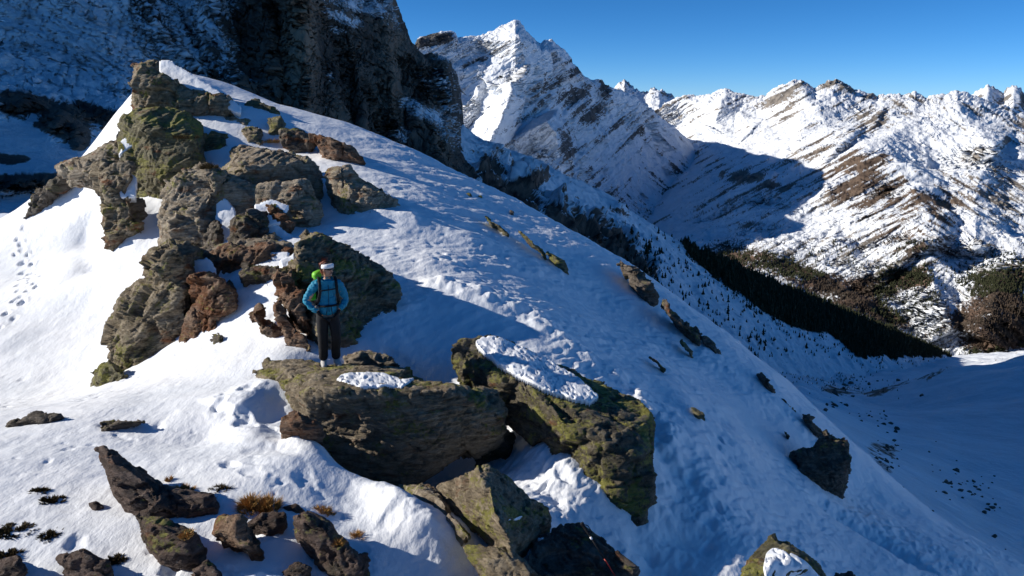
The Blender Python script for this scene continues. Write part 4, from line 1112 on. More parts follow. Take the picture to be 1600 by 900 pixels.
simple([[(1240,708),(1262,712),(1275,706),(1290,700),(1300,740),(1290,770),(1262,790),(1248,770)], [(1290,668),(1305,680),(1325,700),(1336,722),(1332,750),(1305,806),(1282,800),(1280,740),(1296,710)], [(1280,695),(1300,672),(1330,705),(1332,750),(1290,775),(1262,720)]], 'dark ribbed boulder hanging on the edge of the shaded flank', M_DARK, Y=14.6, T=1.0, bulge=.2, vox=.035, lean=.3, name='hanging_boulder', strata=2, dirn=(.8, 0, .5))
# ================================================================== snow lying on rocks
from mathutils.bvhtree import BVHTree
def bvh_of(objs):
    V = []; F = []
    for o in objs:
        n = len(V); l = o.location
        V += [tuple(v.co + l) for v in o.data.vertices]
        F += [tuple(i + n for i in p.vertices) for p in o.data.polygons]
    return BVHTree.FromPolygons(V, F)
def inside(X, Y, poly):
    c = np.zeros(X.shape, bool); n = len(poly)
    for i in range(n):
        x1, y1 = poly[i]; x2, y2 = poly[(i + 1) % n]
        if y1 == y2: continue
        c ^= ((y1 > Y) != (y2 > Y)) & (X < (x2 - x1) * (Y - y1) / (y2 - y1) + x1)
    return c
def blur(A, M, k):
    for _ in range(k):
        S = A * M[..., None] if A.ndim == 3 else A * M; W = M.astype(float)
        def sh(Z): return Z + np.roll(Z, 1, 0) + np.roll(Z, -1, 0) + np.roll(Z, 1, 1) + np.roll(Z, -1, 1)
        num, den = sh(S), sh(W)
        B = num / np.maximum(den, 1e-6)[..., None] if A.ndim == 3 else num / np.maximum(den, 1e-6)
        A = np.where(M[..., None] if A.ndim == 3 else M, B, A)
    return A
def snow_on(bvh, poly, label, th=.07, step=1.5, group=None, smooth_n=22, maxd=1e9):
    xs = [p[0] for p in poly]; ys = [p[1] for p in poly]
    X, Y = np.meshgrid(np.arange(min(xs) - 3, max(xs) + 4, step), np.arange(min(ys) - 3, max(ys) + 4, step))
    jag = 3.0 * fbm(np.stack([X, Y, 0 * X], -1), 14, 4, off=3)
    jy = 3.0 * fbm(np.stack([X, Y, 0 * X], -1), 14, 4, off=13)
    M = inside(X + jag, Y + jy, poly)
    P = np.zeros(X.shape + (3,))
    for i in range(X.shape[0]):
        for j in range(X.shape[1]):
            if not M[i, j]: continue
            d = Vector(pix(X[i, j], Y[i, j], 1.0)).normalized()
            h = bvh.ray_cast(Vector((0, 0, 0)), d)
            if h[0] is None or h[0].length > maxd: M[i, j] = False
            else: P[i, j] = h[0]
    if M.sum() < 12: return None
    Ps = blur(P, M, smooth_n)
    e = M.astype(float)
    for _ in range(5): e = blur(e, np.ones_like(M), 1) * M
    prof = np.clip((e - .3) / .6, 0, 1) ** .5
    nz = fbm(Ps, .12, 4)
    view = Ps / (np.linalg.norm(Ps, axis=-1)[..., None] + 1e-9)
    T = Ps.copy(); T[..., 2] += 1.15 * th * prof - .025 - .028 * prof * smooth(.0, .35, fbm(Ps, .085, 3, off=6))
    T -= view * (.25 * th * prof[..., None])
    idx = -np.ones(M.shape, int); idx[M] = np.arange(M.sum())
    V = list(T[M]); F = []
    nr, nc = M.shape
    for i in range(nr - 1):
        for j in range(nc - 1):
            q = (idx[i, j], idx[i + 1, j], idx[i + 1, j + 1], idx[i, j + 1])
            if min(q) >= 0: F.append(q)
    from collections import Counter
    ec = {}
    for f in F:
        for a, b in zip(f, f[1:] + f[:1]): ec[(a, b)] = 1
    bnd = [(a, b) for (a, b) in ec if (b, a) not in ec]
    low = {}
    for a, b in bnd:
        for v in (a, b):
            if v not in low:
                low[v] = len(V); p = V[v].copy(); vd = p / np.linalg.norm(p)
                V.append(p + vd * th * 1.5 + np.array([0, 0, -th]))
    for a, b in bnd: F.append((b, a, low[a], low[b]))
    V = np.array(V)
    o = mesh_obj('snow_patch', V, F, M_SNOW, origin=V.mean(0) * [1, 1, 0] + [0, 0, V[:, 2].min()])
    return tag(o, label, 'snow patch', group)

def snow_ramp(bvh, poly, label, lean=.9, step=1.4):
    """snow banked in a gap between rocks: a sloping bed with its own thickness"""
    xs = [p[0] for p in poly]; ys = [p[1] for p in poly]
    X, Y = np.meshgrid(np.arange(min(xs) - 16, max(xs) + 17, step), np.arange(min(ys) - 18, max(ys) + 19, step))
    c = np.mean(poly, 0); big = [tuple(c + (np.array(p) - c) * 1.8) for p in poly]
    M = inside(X + 3.5 * fbm(np.stack([X, Y, 0 * X], -1), 12, 4, off=3), Y + 3.5 * fbm(np.stack([X, Y, 0 * X], -1), 12, 4, off=13), big)
    ds = []
    for i, j in zip(*np.nonzero(M)):
        h = bvh.ray_cast(Vector((0, 0, 0)), Vector(pix(X[i, j], Y[i, j], 1.0)).normalized())
        if h[0] is not None: ds.append(h[0].y)
    if len(ds) < 6: return None
    yb = max(ys); Y0 = float(np.percentile(ds, 58)) - .05
    zb = pix(c[0], yb, Y0)[2]
    D = np.full(X.shape, Y0)
    for _ in range(6): D = Y0 + lean * np.clip(pix(X, Y, D)[..., 2] - zb, -.2, 3)
    P = pix(X, Y, D)
    e = M.astype(float)
    for _ in range(4): e = blur(e, np.ones_like(M), 1) * M
    P = P - (P / np.linalg.norm(P, axis=-1)[..., None]) * (.10 * np.clip((e - .3) / .6, 0, 1) ** .5 + .05 * fbm(P, .4, 4))[..., None]
    idx = -np.ones(M.shape, int); idx[M] = np.arange(M.sum()); V = list(P[M]); F = []
    for i in range(M.shape[0] - 1):
        for j in range(M.shape[1] - 1):
            q = (idx[i, j], idx[i + 1, j], idx[i + 1, j + 1], idx[i, j + 1])
            if min(q) >= 0: F.append(q)
    ec = {(a, b) for f in F for a, b in zip(f, f[1:] + f[:1])}
    low = {}
    for a, b in [e_ for e_ in ec if (e_[1], e_[0]) not in ec]:
        for v in (a, b):
            if v not in low:
                low[v] = len(V); p = V[v]; V.append(p + p / np.linalg.norm(p) * .35 + np.array([0, 0, -.15]))
        F.append((b, a, low[a], low[b]))
    V = np.array(V)
    return tag(mesh_obj('snow_patch', V, F, M_SNOW, origin=V.mean(0) * [1, 1, 0] + [0, 0, V[:, 2].min()]), label, 'snow patch')

def find(n): return [o for o in bpy.data.objects if o.name.split('.')[0] == n]
bvA = bvh_of(find('flat_boulder')); bvC = bvh_of(find('long_boulder'))
snow_on(bvC, [(738,540),(752,530),(775,528),(800,538),(850,560),(900,590),(925,610),(940,628),(922,640),(890,632),(850,620),(812,602),(780,582),(748,558)], 'sloping snow cap with pitted surface on the long dark boulder', .11)
snow_on(bvA, [(520,598),(528,585),(560,580),(600,582),(628,590),(652,590),(645,602),(630,612),(600,610),(570,612),(548,606)], 'flat snow patch on top of the boulder beside the feet of the hiker', .055)
snow_on(bvA, [(664,590),(680,590),(680,597),(666,597)], 'tiny scrap of snow on the flat topped boulder', .03, 1.0)
lows = [o for o in bpy.data.objects if o.get('label', '').startswith(('lichen covered rock with a snow cap', 'angular split', 'dark rock the trekking'))]
bvE = bvh_of(lows)
snow_on(bvE, [(1192,870),(1205,858),(1225,860),(1260,880),(1285,905),(1285,920),(1195,920),(1188,890)], 'snow cap on the lichen covered rock at the lower right edge', .07)
snow_on(bvE, [(790,812),(812,804),(822,806),(812,814),(795,816)], 'little snow streak on the shaded top of the split boulder', .03, 1.0)
snow_on(bvE, [(836,840),(852,836),(852,846),(840,848)], 'little snow scrap between the split boulder and the pole rock', .03, 1.0)
mound = [o for o in bpy.data.objects if o.type == 'MESH' and o.get('category') == 'rock' and 12 < o.location.y < 30 and o.location.x < 0]
bvM = bvh_of(mound)
for poly, lb, th in [
 ([(345,335),(352,328),(362,340),(366,360),(368,385),(350,388),(344,370)], 'narrow snow chute between the upright rock and the dark pillar', .15),
 ([(408,325),(425,320),(440,326),(432,342),(415,345)], 'upper snow scrap among the brown blocks behind the hiker', .15),
 ([(404,348),(418,344),(424,356),(448,372),(450,388),(432,390),(425,372),(410,370),(402,380),(398,360)], 'zigzag snow scrap around the pinkish stones', .14),
 ([(428,396),(446,396),(444,404),(430,404)], 'small snow shelf under the pinkish stones', .1),
 ([(340,440),(352,420),(372,418),(388,430),(386,446),(360,448)], 'triangular snow wedge above the broken slabs', .14),
 ([(306,415),(322,412),(330,422),(325,438),(310,440)], 'little snow pocket above the ribbed boulder', .12),
 ([(442,408),(456,402),(460,416),(446,418)], 'small bright snow triangle left of the pointed boulder', .1),
 ([(265,115),(285,112),(310,128),(345,150),(360,165),(340,158),(305,140),(275,125)], 'snow strip running down from the horn shaped rock', .2),
 ([(192,222),(206,210),(206,225),(192,235)], 'small snow spot left of the green boulder', .15),
 ([(182,280),(195,272),(206,282),(205,300),(190,300)], 'snow pocket in the hollow under the crumbly rib', .15),
 ([(305,262),(330,245),(352,240),(345,252),(330,262)], 'snow ledge between the green boulder and the pale rocks', .15)]:
    snow_ramp(bvM, poly, lb)

# ================================================================== dry grass and moss
def grass_mat(name, a, b_):
    m, nt, b = new_mat(name); k = NB(nt)
    oi = k.n('ShaderNodeNewGeometry')
    k.l(k.mix(k.noise(k.pos(), 60, 3), a, b_), b.inputs['Base Color'])
    b.inputs['Roughness'].default_value = .8; b.inputs['Specular IOR Level'].default_value = .1
    return m
M_GRASS = grass_mat('dry_grass', (0.20, 0.09, 0.025), (0.60, 0.36, 0.12))
M_MOSS = grass_mat('dark_moss', (0.018, 0.016, 0.008), (0.10, 0.065, 0.025))
def tuft(px, py, w, h, label, mat, n=420, L=.10, on=None, name='grass_tuft', cat='grass tuft', group=None, seed=0):
    r = np.random.default_rng(seed + int(px * 7 + py))
    if on is None:
        c = hit(px, py + h * .3)
    else:
        hh = on.ray_cast(Vector((0, 0, 0)), Vector(pix(px, py, 1.0)).normalized())
        c = np.array(hh[0]) if hh[0] is not None else hit(px, py)
    W = w / FPX * c[1]; Hh = h / FPX * c[1] * 1.7
    V = []; F = []
    for i in range(n):
        for _t in range(6):
            a = r.uniform(0, 6.283); q = math.sqrt(r.uniform(0, 1)) * 1.15
            if _perlin1(np.array([[px * .37 + 2.1 * q * math.cos(a), py * .37 + 1.6 * q * math.sin(a), 1.3]]))[0] > q * .45 - .32: break
        x = c[0] + W * q * math.cos(a); y = c[1] + Hh * q * math.sin(a)
        if on is None:
            z = float(ground_z(np.array([x]), np.array([y]), False)[0]) - .015
        else:
            z = c[2] - .02
        lean = np.array([math.cos(a) * q, math.sin(a) * q, 0]) * .7 + r.normal(size=3) * .35
        lean[2] = 0
        l = L * r.uniform(.5, 1.2) * (1.1 - .5 * q)
        t = np.array([x, y, z]); tip = t + (np.array([0, 0, 1.0]) + lean) * l
        mid = t + (np.array([0, 0, .62]) + lean * .4) * l
        sd = np.array([r.normal(), r.normal(), 0]); sd *= .0045 / (np.linalg.norm(sd) + 1e-6) * (1 if name == 'grass_tuft' else 2.2)
        b = len(V); V += [t - sd, t + sd, mid - sd * .8, mid + sd * .8, tip]
        F += [(b, b + 1, b + 3, b + 2), (b + 2, b + 3, b + 4)]
    V = np.array(V)
    o = mesh_obj(name, V, F, mat, origin=[c[0], c[1], V[:, 2].min()], smooth_=False)
    return tag(o, label, cat, group)
nearR = bvh_of([o for o in bpy.data.objects if o.type == 'MESH' and o.get('category') == 'rock' and o.location.y < 9])
tuft(392, 790, 17, 12, 'left lobe of golden dry grass, biggest tuft on the near snow', M_GRASS, 900, .13)
tuft(420, 792, 17, 12, 'right lobe of golden dry grass above the small dark stone', M_GRASS, 900, .13)
tuft(285, 763, 17, 5, 'golden grass strip above the low brown rock', M_GRASS, 420, .08)
tuft(318, 786, 14, 12, 'brown grass clump at the right end of the low brown rock', M_GRASS, 700, .10)
tuft(345, 762, 18, 6, 'thin dark grass strip right of the brown clump', M_MOSS, 380, .07)
tuft(560, 840, 12, 7, 'small brown grass tuft alone right of the long slab', M_GRASS, 380, .07)
tuft(508, 803, 14, 6, 'thin golden grass behind the top of the long slab', M_GRASS, 320, .08)
tuft(528, 848, 9, 6, 'orange tuft in the notch of the long slab', M_GRASS, 300, .06, nearR)
tuft(265, 746, 5, 4, 'tiny golden tuft at the tip of the fin shaped slab', M_GRASS, 120, .06)
tuft(292, 835, 9, 7, 'orange tuft on the slanting dark rock', M_GRASS, 260, .06, nearR)
tuft(216, 795, 5, 6, 'orange tuft at the foot of the fin shaped slab', M_GRASS, 120, .06)
tuft(607, 832, 3, 5, 'tiny reddish tuft alone on the bright snow at the bottom', M_GRASS, 60, .05)
tuft(62, 768, 14, 6, 'dark moss patch on the near snow, upper left one', M_MOSS, 500, .05, name='moss_patch', cat='moss patch')
tuft(82, 780, 18, 8, 'dark moss patch on the near snow, below the upper left one', M_MOSS, 700, .05, name='moss_patch', cat='moss patch')
tuft(20, 832, 34, 15, 'big dark moss patch at the left edge', M_MOSS, 1500, .05, name='moss_patch', cat='moss patch')
tuft(80, 838, 16, 11, 'dark moss patch right of the big one at the left edge', M_MOSS, 700, .05, name='moss_patch', cat='moss patch')
tuft(15, 868, 20, 8, 'brown moss just above the lower left corner stone', M_MOSS, 600, .05, name='moss_patch', cat='moss patch')
tuft(180, 870, 16, 8, 'brown moss patch near the bottom left stones', M_MOSS, 500, .05, name='moss_patch', cat='moss patch')
tuft(470, 675, 16, 7, 'dry grass under the rusty left end of the flat topped boulder', M_GRASS, 420, .07)
for px, py, w, h, lb in ((340, 582, 14, 10, 'orange grass at the foot of the broken slabs'), (352, 556, 7, 7, 'orange grass on the broken slabs'), (290, 215, 20, 8, 'reddish brown turf on top of the green boulder'),
                         (425, 222, 14, 8, 'reddish turf left of the orange streaked rock'), (325, 262, 12, 8, 'brown turf above the pale rocks'), (432, 405, 8, 4, 'orange turf left of the pointed boulder')):
    tuft(px, py, w, h, lb, M_GRASS if 'orange' in lb else M_MOSS, 500, .16, bvM)

# ================================================================== scattered rocks on the lower slope
def stone_mesh(seed, sub=3):
    bm = bmesh.new(); bmesh.ops.create_icosphere(bm, subdivisions=sub, radius=1.0)
    V = np.array([v.co[:] for v in bm.verts])
    r = np.random.default_rng(seed)
    for _ in range(9):                                   # flat breaks
        n = r.normal(size=3); n /= np.linalg.norm(n); c = r.uniform(.45, .8)
        d = V @ n - c; V = V - np.where(d > 0, d, 0)[:, None] * n
    V *= np.array([1, r.uniform(.6, .9), r.uniform(.45, .8)])
    V += V * (.25 * fbm(V, .6, 4, off=seed))[:, None]
    for v, c in zip(bm.verts, V): v.co = c
    me = bpy.data.meshes.new('rock'); bm.to_mesh(me); bm.free()
    for p in me.polygons: p.use_smooth = True
    me.materials.append(M_FARROCK)
    return me
M_FARROCK, _nt, _b = new_mat('slope_rock'); _k = NB(_nt)
_k.l(_k.ramp(_k.noise(_k.pos(), 1.3, 8, .7), [(0.3, (0.035, 0.03, 0.026)), (0.7, (0.16, 0.135, 0.11))]), _b.inputs['Base Color'])
_k.l(_k.bump(_k.noise(_k.pos(), 3.0, 8, .7), 1.0, .2), _b.inputs['Normal'])
_b.inputs['Roughness'].default_value = .8
stones = [stone_mesh(s_) for s_ in (3, 5, 8, 13)]
def surf_lookup(P):
    x, y = unpix(P); return P.reshape(-1, 3), x.ravel(), y.ravel()
SL = surf_lookup(PSL)
_front = SL[1] > 1000
SL = (SL[0][_front], SL[1][_front], SL[2][_front])
def on_slope(px, py):
    d = (SL[1] - px) ** 2 + (SL[2] - py) ** 2
    k = np.argsort(d)[:12]
    k = k[np.argmin(SL[0][k, 1])]
    return SL[0][k]
named = [(1345, 775, 15, 'grey oval rock right of the hanging boulder on the far side'), (1455, 832, 10, 'dark square rock low on the far slope'), (1458, 798, 7, 'small dark rock above the dark square one on the far slope'),
         (1400, 762, 9, 'dark rock below the stony streak on the far slope'), (1410, 778, 7, 'narrow dark rock next to the one below the stony streak'), (1375, 720, 7, 'dark rock at the left of the stony streak'), (1390, 660, 8, 'dark rock high on the far slope'), (1440, 618, 9, 'dark rock on the near rim of the right hand hill')]
kk = 0
def put_stone(px, py, wpx, lb, group=None):
    global kk
    P = on_slope(px, py); s_ = wpx / FPX * P[1] * .55
    o = bpy.data.objects.new('rock', stones[kk % 4]); kk += 1
    o.location = P + np.array([0, 0, s_ * .15]); o.scale = (s_, s_ * random.uniform(.8, 1.1), s_ * random.uniform(.7, 1.1))
    o.rotation_euler = (random.uniform(-.5, .5), random.uniform(-.5, .5), random.uniform(0, 6.28))
    COL.objects.link(o); return tag(o, lb, 'rock', group)
for px, py, w, lb in named: put_stone(px, py, w * 1.15, lb)
cl = [(1385, 705, 22, 34, 34), (1350, 650, 20, 16, 8), (1380, 650, 16, 12, 8), (1310, 632, 20, 10, 8), (1500, 750, 40, 22, 26), (1548, 790, 12, 14, 12), (1520, 765, 20, 12, 10), (1400, 770, 16, 16, 6), (1470, 850, 60, 40, 8), (1300, 615, 30, 10, 10), (1340, 600, 60, 14, 10), (1560, 870, 30, 30, 5),(1440,700,60,40,8)]
for cx, cy, rx, ry, n in cl:
    for _ in range(n):
        px, py = random.gauss(cx, rx * .55), random.gauss(cy, ry * .55)
        if px < 1240: continue
        put_stone(px, py, random.choice((3, 4, 4, 5, 6, 9, 12)), 'small dark stone strewn over the shaded slope beyond the hanging boulder', 'small stones on the far shaded slope')

# ================================================================== conifers
def leafy(name, c):
    m, nt, b = new_mat(name); k = NB(nt)
    k.l(k.mix(k.noise(k.pos(), .35, 4), c[0], c[1]), b.inputs['Base Color'])
    b.inputs['Roughness'].default_value = .85; b.inputs['Specular IOR Level'].default_value = .1
    return m
M_TREE = leafy('conifer_needles', ((0.014, 0.020, 0.012), (0.06, 0.062, 0.030)))
M_BARE = leafy('bare_woodland', ((0.05, 0.038, 0.03), (0.11, 0.08, 0.058)))
def conifer_geo(seed, tiers=4, sides=7):
    r = np.random.default_rng(seed); V = []; F = []
    V += [(-.03, 0, -.15), (.03, 0, -.15), (0, .03, -.15), (0, 0, .5)]; F += [(0, 1, 3), (1, 2, 3), (2, 0, 3)]
    for t in range(tiers):
        z0 = .10 + .78 * t / tiers; z1 = min(1.0, z0 + .42); rad = .24 * (1 - t / tiers * .82)
        b = len(V); V.append((r.normal() * .01, r.normal() * .01, z1))
        for s_ in range(sides):
            a = 6.283 * (s_ + r.uniform(-.3, .3)) / sides; rr = rad * r.uniform(.55, 1.2)
            V.append((rr * math.cos(a), rr * math.sin(a), z0 + r.uniform(-.04, .05)))
        for s_ in range(sides):
            F.append((b, b + 1 + s_, b + 1 + (s_ + 1) % sides))
    return np.array(V, float), F
geos = [conifer_geo(s_) for s_ in range(5)]
tmeshes = []
for V, F in geos:
    me = bpy.data.meshes.new('conifer'); me.from_pydata(V.tolist(), [], F); me.materials.append(M_TREE); tmeshes.append(me)
def mass(name, label, pts, hs, mat, tiers=3, sides=5):
    g = [conifer_geo(30 + i, tiers, sides) for i in range(6)]
    VV = []; TT = []; n = 0
    for i, (p, h) in enumerate(zip(pts, hs)):
        V, F = g[i % 6]; a = random.uniform(0, 6.28); c, s_ = math.cos(a), math.sin(a)
        W = np.stack([V[:, 0] * c - V[:, 1] * s_, V[:, 0] * s_ + V[:, 1] * c, V[:, 2]], -1) * [h * random.uniform(.9, 1.5), h * 1.2, h] + p
        VV.append(W); TT.append(np.array(F) + n); n += len(V)
    o = mesh_obj(name, np.concatenate(VV), np.concatenate(TT).astype(np.int32), mat, smooth_=False)
    return tag(o, label, kind='stuff')
RP, rx, ry = surf_lookup(PRG)
RNz = NRG[..., 2].ravel()
rg = np.random.default_rng(21)
fo = FOREST(rx, ry)
fo = fo + 1.3 * fbm(RP, 90, 4, .6, off=66) * (fo > -2.5)
clump = fbm(RP, 60, 4, off=7); cl2 = fbm(RP, 18, 3, off=17)
below = smooth(0, 14, ry - np.interp(rx, [900, 960, 1000, 1050, 1100, 1200, 1300, 1400, 1490], [284, 311, 342, 374, 400, 440, 478, 518, 556]))
area = (RP[:, 1] / FPX) ** 2
dens = np.where(fo > 0, 2.4, 0) + .55 * (np.clip(fo + 2.6, 0, 2.6) / 2.6) ** 2 * (clump + .1 > 0) * smooth(1000, 1060, rx) + .14 * smooth(950, 1010, rx) * smooth(330, 400, ry) * (cl2 + .12 > 0) * (ry < 560) + .045 * smooth(940, 1000, rx) * (ry < 560)
dens = dens * (rx < 1500) * (rx > 930)
# vertex spacing differs, so weight by the picture area of a cell
cellw = np.abs(np.gradient(rx.reshape(NRG.shape[:2]), axis=1) * np.gradient(ry.reshape(NRG.shape[:2]), axis=0)).ravel()
prob = dens * cellw * .13
prob = np.where(fo > -.1, prob, prob * .6)
pick = np.nonzero(rg.uniform(0, 1, len(prob)) < prob)[0]
infor = fo[pick] > -.1
solo = pick[~infor]; wood_ = pick[infor]
solo = solo[np.argsort(RP[solo, 1])]
RJ = RP.copy(); _w = NRG.shape[1]
RJ[:-_w - 1] += rg.uniform(-.9, .9, (len(RP) - _w - 1, 1)) * (RP[1:-_w] - RP[:-_w - 1]) + rg.uniform(-.9, .9, (len(RP) - _w - 1, 1)) * (RP[_w:-1] - RP[:-_w - 1])
RJ = np.where(np.abs(RJ - RP).max(1)[:, None] < 25, RJ, RP)
def th_(i): return (2.0 + 2.6 * rg.uniform() ** 1.5) * (1 + .25 * (fo[i] > 0))
for k_, i in enumerate(solo[:300]):
    o = bpy.data.objects.new('conifer', tmeshes[k_ % 5]); h = th_(i) * .9
    o.location = RJ[i]; o.scale = (h * random.uniform(.9, 1.5), h * 1.2, h); o.rotation_euler = (0, 0, random.uniform(0, 6.28))
    COL.objects.link(o); tag(o, 'small dark conifer scattered on the shaded snowy ridge above the forest', 'tree', 'scattered conifers on the ridge')
rest = np.concatenate([solo[300:], wood_])
mass('conifer_forest', 'dark conifer forest on the shaded side of the ridge', RJ[rest], [th_(i) * (1.35 if fo[i] > -.1 else 1) * (1.0 + 1.1 * rg.uniform() ** 3) for i in rest], M_TREE)
MPt, mx, my = surf_lookup(PMS)
wd = WOOD.ravel()
cellw = np.abs(np.gradient(mx.reshape(NMS.shape[:2]), axis=1) * np.gradient(my.reshape(NMS.shape[:2]), axis=0)).ravel()
ok = (mx > 1080) & (mx < 1680) & (my > 375) & (my < 565)
pr = ok * cellw * (.10 * smooth(-.05, .3, wd) + .012)
pk = np.nonzero(rg.uniform(0, 1, len(pr)) < pr)[0]
dark = fbm(MPt[pk], 150, 3, off=5) + .9 * blobs(mx[pk], my[pk], [(1430, 435, 60, 30, 0, .6), (1400, 420, 80, 20, 0, .5), (1570, 420, 70, 20, -10, .6), (1200, 410, 90, 16, 12, .5), (1390, 490, 60, 20, 0, .4), (1560, 510, 60, 40, 0, -.5)]) > .12
mass('far_conifers', 'dark patches of conifers on the lower massif', MPt[pk][dark], [rg.uniform(7, 14) for _ in range(int(dark.sum()))], M_TREE, 2, 5)
mass('bare_woodland', 'brown leafless woods on the lower massif', MPt[pk][~dark], [rg.uniform(4, 9) for _ in range(int((~dark).sum()))], M_BARE, 2, 5)
# low brush and trees in the hollow behind our slope
pts = []
for cx, cy, rx_, ry_, n in ((1350, 565, 40, 10, 60), (1300, 565, 40, 14, 60), (1240, 560, 40, 18, 60), (1200, 545, 30, 20, 50), (1290, 590, 60, 14, 120), (1255, 580, 50, 16, 100), (1330, 605, 50, 12, 60)):
    for _ in range(n):
        P = on_slope(random.gauss(cx, rx_ * .6), random.gauss(cy, ry_ * .6)); pts.append(P)
mass('brush', 'dark brush and small trees dotting the snowy hollow', np.array(pts), [random.uniform(1.0, 2.2) * p[1] / 600 for p in pts], M_TREE)

# ================================================================== the hiker
def plain(name, col, rough=.7, noise=0.0, nscale=40, spec=.3):
    m, nt, b = new_mat(name); k = NB(nt)
    if noise:
        n = k.noise(k.pos(), nscale, 4, .6)
        c2 = tuple(min(1, c * (1 + noise)) for c in col); c1 = tuple(c * (1 - noise) for c in col)
        k.l(k.mix(n, c1, c2), b.inputs['Base Color']); k.l(k.bump(n, .5, .01), b.inputs['Normal'])
    else: b.inputs['Base Color'].default_value = (*col, 1)
    b.inputs['Roughness'].default_value = rough; b.inputs['Specular IOR Level'].default_value = spec
    return m
M_SKIN = plain('skin', (0.50, 0.27, 0.18), .55)
M_JKT = plain('blue_jacket_fabric', (0.005, 0.20, 0.33), .6, .25, 18)
M_BLK = plain('black_fabric', (0.006, 0.006, 0.008), .7, .4, 25)
M_WHT = plain('white_fleece', (0.80, 0.80, 0.84), .9, .06, 60)
M_HAIR = plain('auburn_hair', (0.16, 0.045, 0.022), .5, .5, 80)
M_GRN = plain('green_nylon', (0.17, 0.50, 0.03), .5, .2, 20)
M_GRY = plain('grey_shoe', (0.45, 0.44, 0.43), .7, .3, 60)
M_GLS = plain('dark_lens', (0.01, 0.008, 0.008), .1, spec=.6)
M_LIP = plain('lips', (0.40, 0.13, 0.10), .5)
M_RED = plain('red_paint', (0.35, 0.03, 0.02), .4)
def skin_mesh(name, V, E, Rr, mat, parent=None, sub=2, loc=None, root=0, crease=0):
    me = bpy.data.meshes.new(name); me.from_pydata([tuple(v) for v in V], E, [])
    o = bpy.data.objects.new('tmp', me); COL.objects.link(o)
    m = o.modifiers.new('s', 'SKIN'); m.use_smooth_shade = True; m.branch_smoothing = .6
    sv = me.skin_vertices[0].data
    for i, q in enumerate(Rr):
        sv[i].radius = (q, q) if not isinstance(q, tuple) else q
        sv[i].use_root = (i == root)
    s_ = o.modifiers.new('u', 'SUBSURF'); s_.levels = sub; s_.render_levels = sub
    dg = bpy.context.evaluated_depsgraph_get()
    nm = bpy.data.meshes.new_from_object(o.evaluated_get(dg)); nm.name = name
    bpy.data.objects.remove(o); nm.materials.clear(); nm.materials.append(mat)
    for p in nm.polygons: p.use_smooth = True
    q = bpy.data.objects.new(name, nm); COL.objects.link(q)
    if loc is not None: q.location = loc
    if parent is not None: q.parent = parent
    return q
def wrinkle(o, amp, scl, seed=0):
    me = o.data; n = len(me.vertices); V = np.empty(n * 3, np.float32); N = np.empty(n * 3, np.float32)
    me.vertices.foreach_get('co', V); me.vertices.foreach_get('normal', N); V = V.reshape(-1, 3); N = N.reshape(-1, 3)
    V = V + N * (amp * fbm(V.astype(float) * [1, 1, 1.6], scl, 3, ridged=True, off=seed))[:, None]
    me.vertices.foreach_set('co', V.astype(np.float32).ravel()); me.update()
hh = bvA.ray_cast(Vector(pix(514, 569, 10.75)) + Vector((0, 0, 2)), Vector((0, 0, -1)))
foot = Vector(hh[0]) if hh[0] is not None else Vector(pix(514, 569, 10.75))
PY0 = foot
# local frame: x right in the picture, -y towards the camera, z up
body = skin_mesh('person', [(0,0,.90),(0,0,1.05),(0,-.01,1.22),(0,0,1.34),(0,-.005,1.42),(.005,-.02,1.475),(.012,-.03,1.54),(.012,-.022,1.60),
   (-.17,0,1.31),(-.30,.01,1.07),(-.155,-.10,.905),  (.17,0,1.31),(.285,.01,1.06),(.16,-.10,.915),
   (-.085,0,.84),(-.085,-.015,.47),(-.085,.02,.07),(-.085,-.10,.03), (.085,0,.84),(.10,-.03,.47),(.12,.02,.07),(.13,-.10,.03)],
   [(0,1),(1,2),(2,3),(3,4),(4,5),(5,6),(6,7),(3,8),(8,9),(9,10),(3,11),(11,12),(12,13),(0,14),(14,15),(15,16),(16,17),(0,18),(18,19),(19,20),(20,21)],
   [(.10,.08),(.095,.075),(.11,.08),(.09,.06),.045,.062,.078,.062,.052,.042,.030,.052,.042,.030,.075,.052,.036,.03,.075,.052,.036,.03], M_SKIN, loc=foot)
tag(body, 'woman hiker in a turquoise jacket and black trousers, hands on hips, looking right', 'person')
def kid(o): return o
HD = Matrix.Rotation(R(40), 4, 'Z')      # head turned towards the right of the picture
def hd(x, y, z):
    v = HD @ Vector((x, y, 0)); return (v.x + .012, v.y - .025, z)
# face details on the body: nose, brow, chin, mouth, ears
nose = skin_mesh('nose', [hd(0,-.070,1.562), hd(0,-.086,1.543), hd(0,-.098,1.525), hd(0,-.080,1.515)], [(0,1),(1,2),(2,3)], [.009,.011,.014,.011], M_SKIN, body)
chin = skin_mesh('chin', [hd(-.02,-.055,1.475), hd(0,-.068,1.468), hd(.02,-.055,1.475)], [(0,1),(1,2)], [.022,.024,.022], M_SKIN, body)
mouth = skin_mesh('mouth', [hd(-.022,-.076,1.497), hd(0,-.085,1.499), hd(.022,-.076,1.497)], [(0,1),(1,2)], [.004,.007,.004], M_LIP, body, 1)
for s_ in (-1, 1):
    skin_mesh('ear', [hd(.076*s_,0,1.565), hd(.083*s_,.008,1.545), hd(.076*s_,.002,1.52)], [(0,1),(1,2)], [.012,.015,.010], M_SKIN, body, 1)
gl = skin_mesh('sunglasses', [hd(-.082,.0,1.558), hd(-.066,-.052,1.556), hd(-.034,-.078,1.552), hd(0,-.085,1.556), hd(.034,-.078,1.552), hd(.066,-.052,1.556), hd(.082,0,1.558)], [(0,1),(1,2),(2,3),(3,4),(4,5),(5,6)], [.004,.010,(.020,.016),.006,(.020,.016),.010,.004], M_GLS, body, 1)
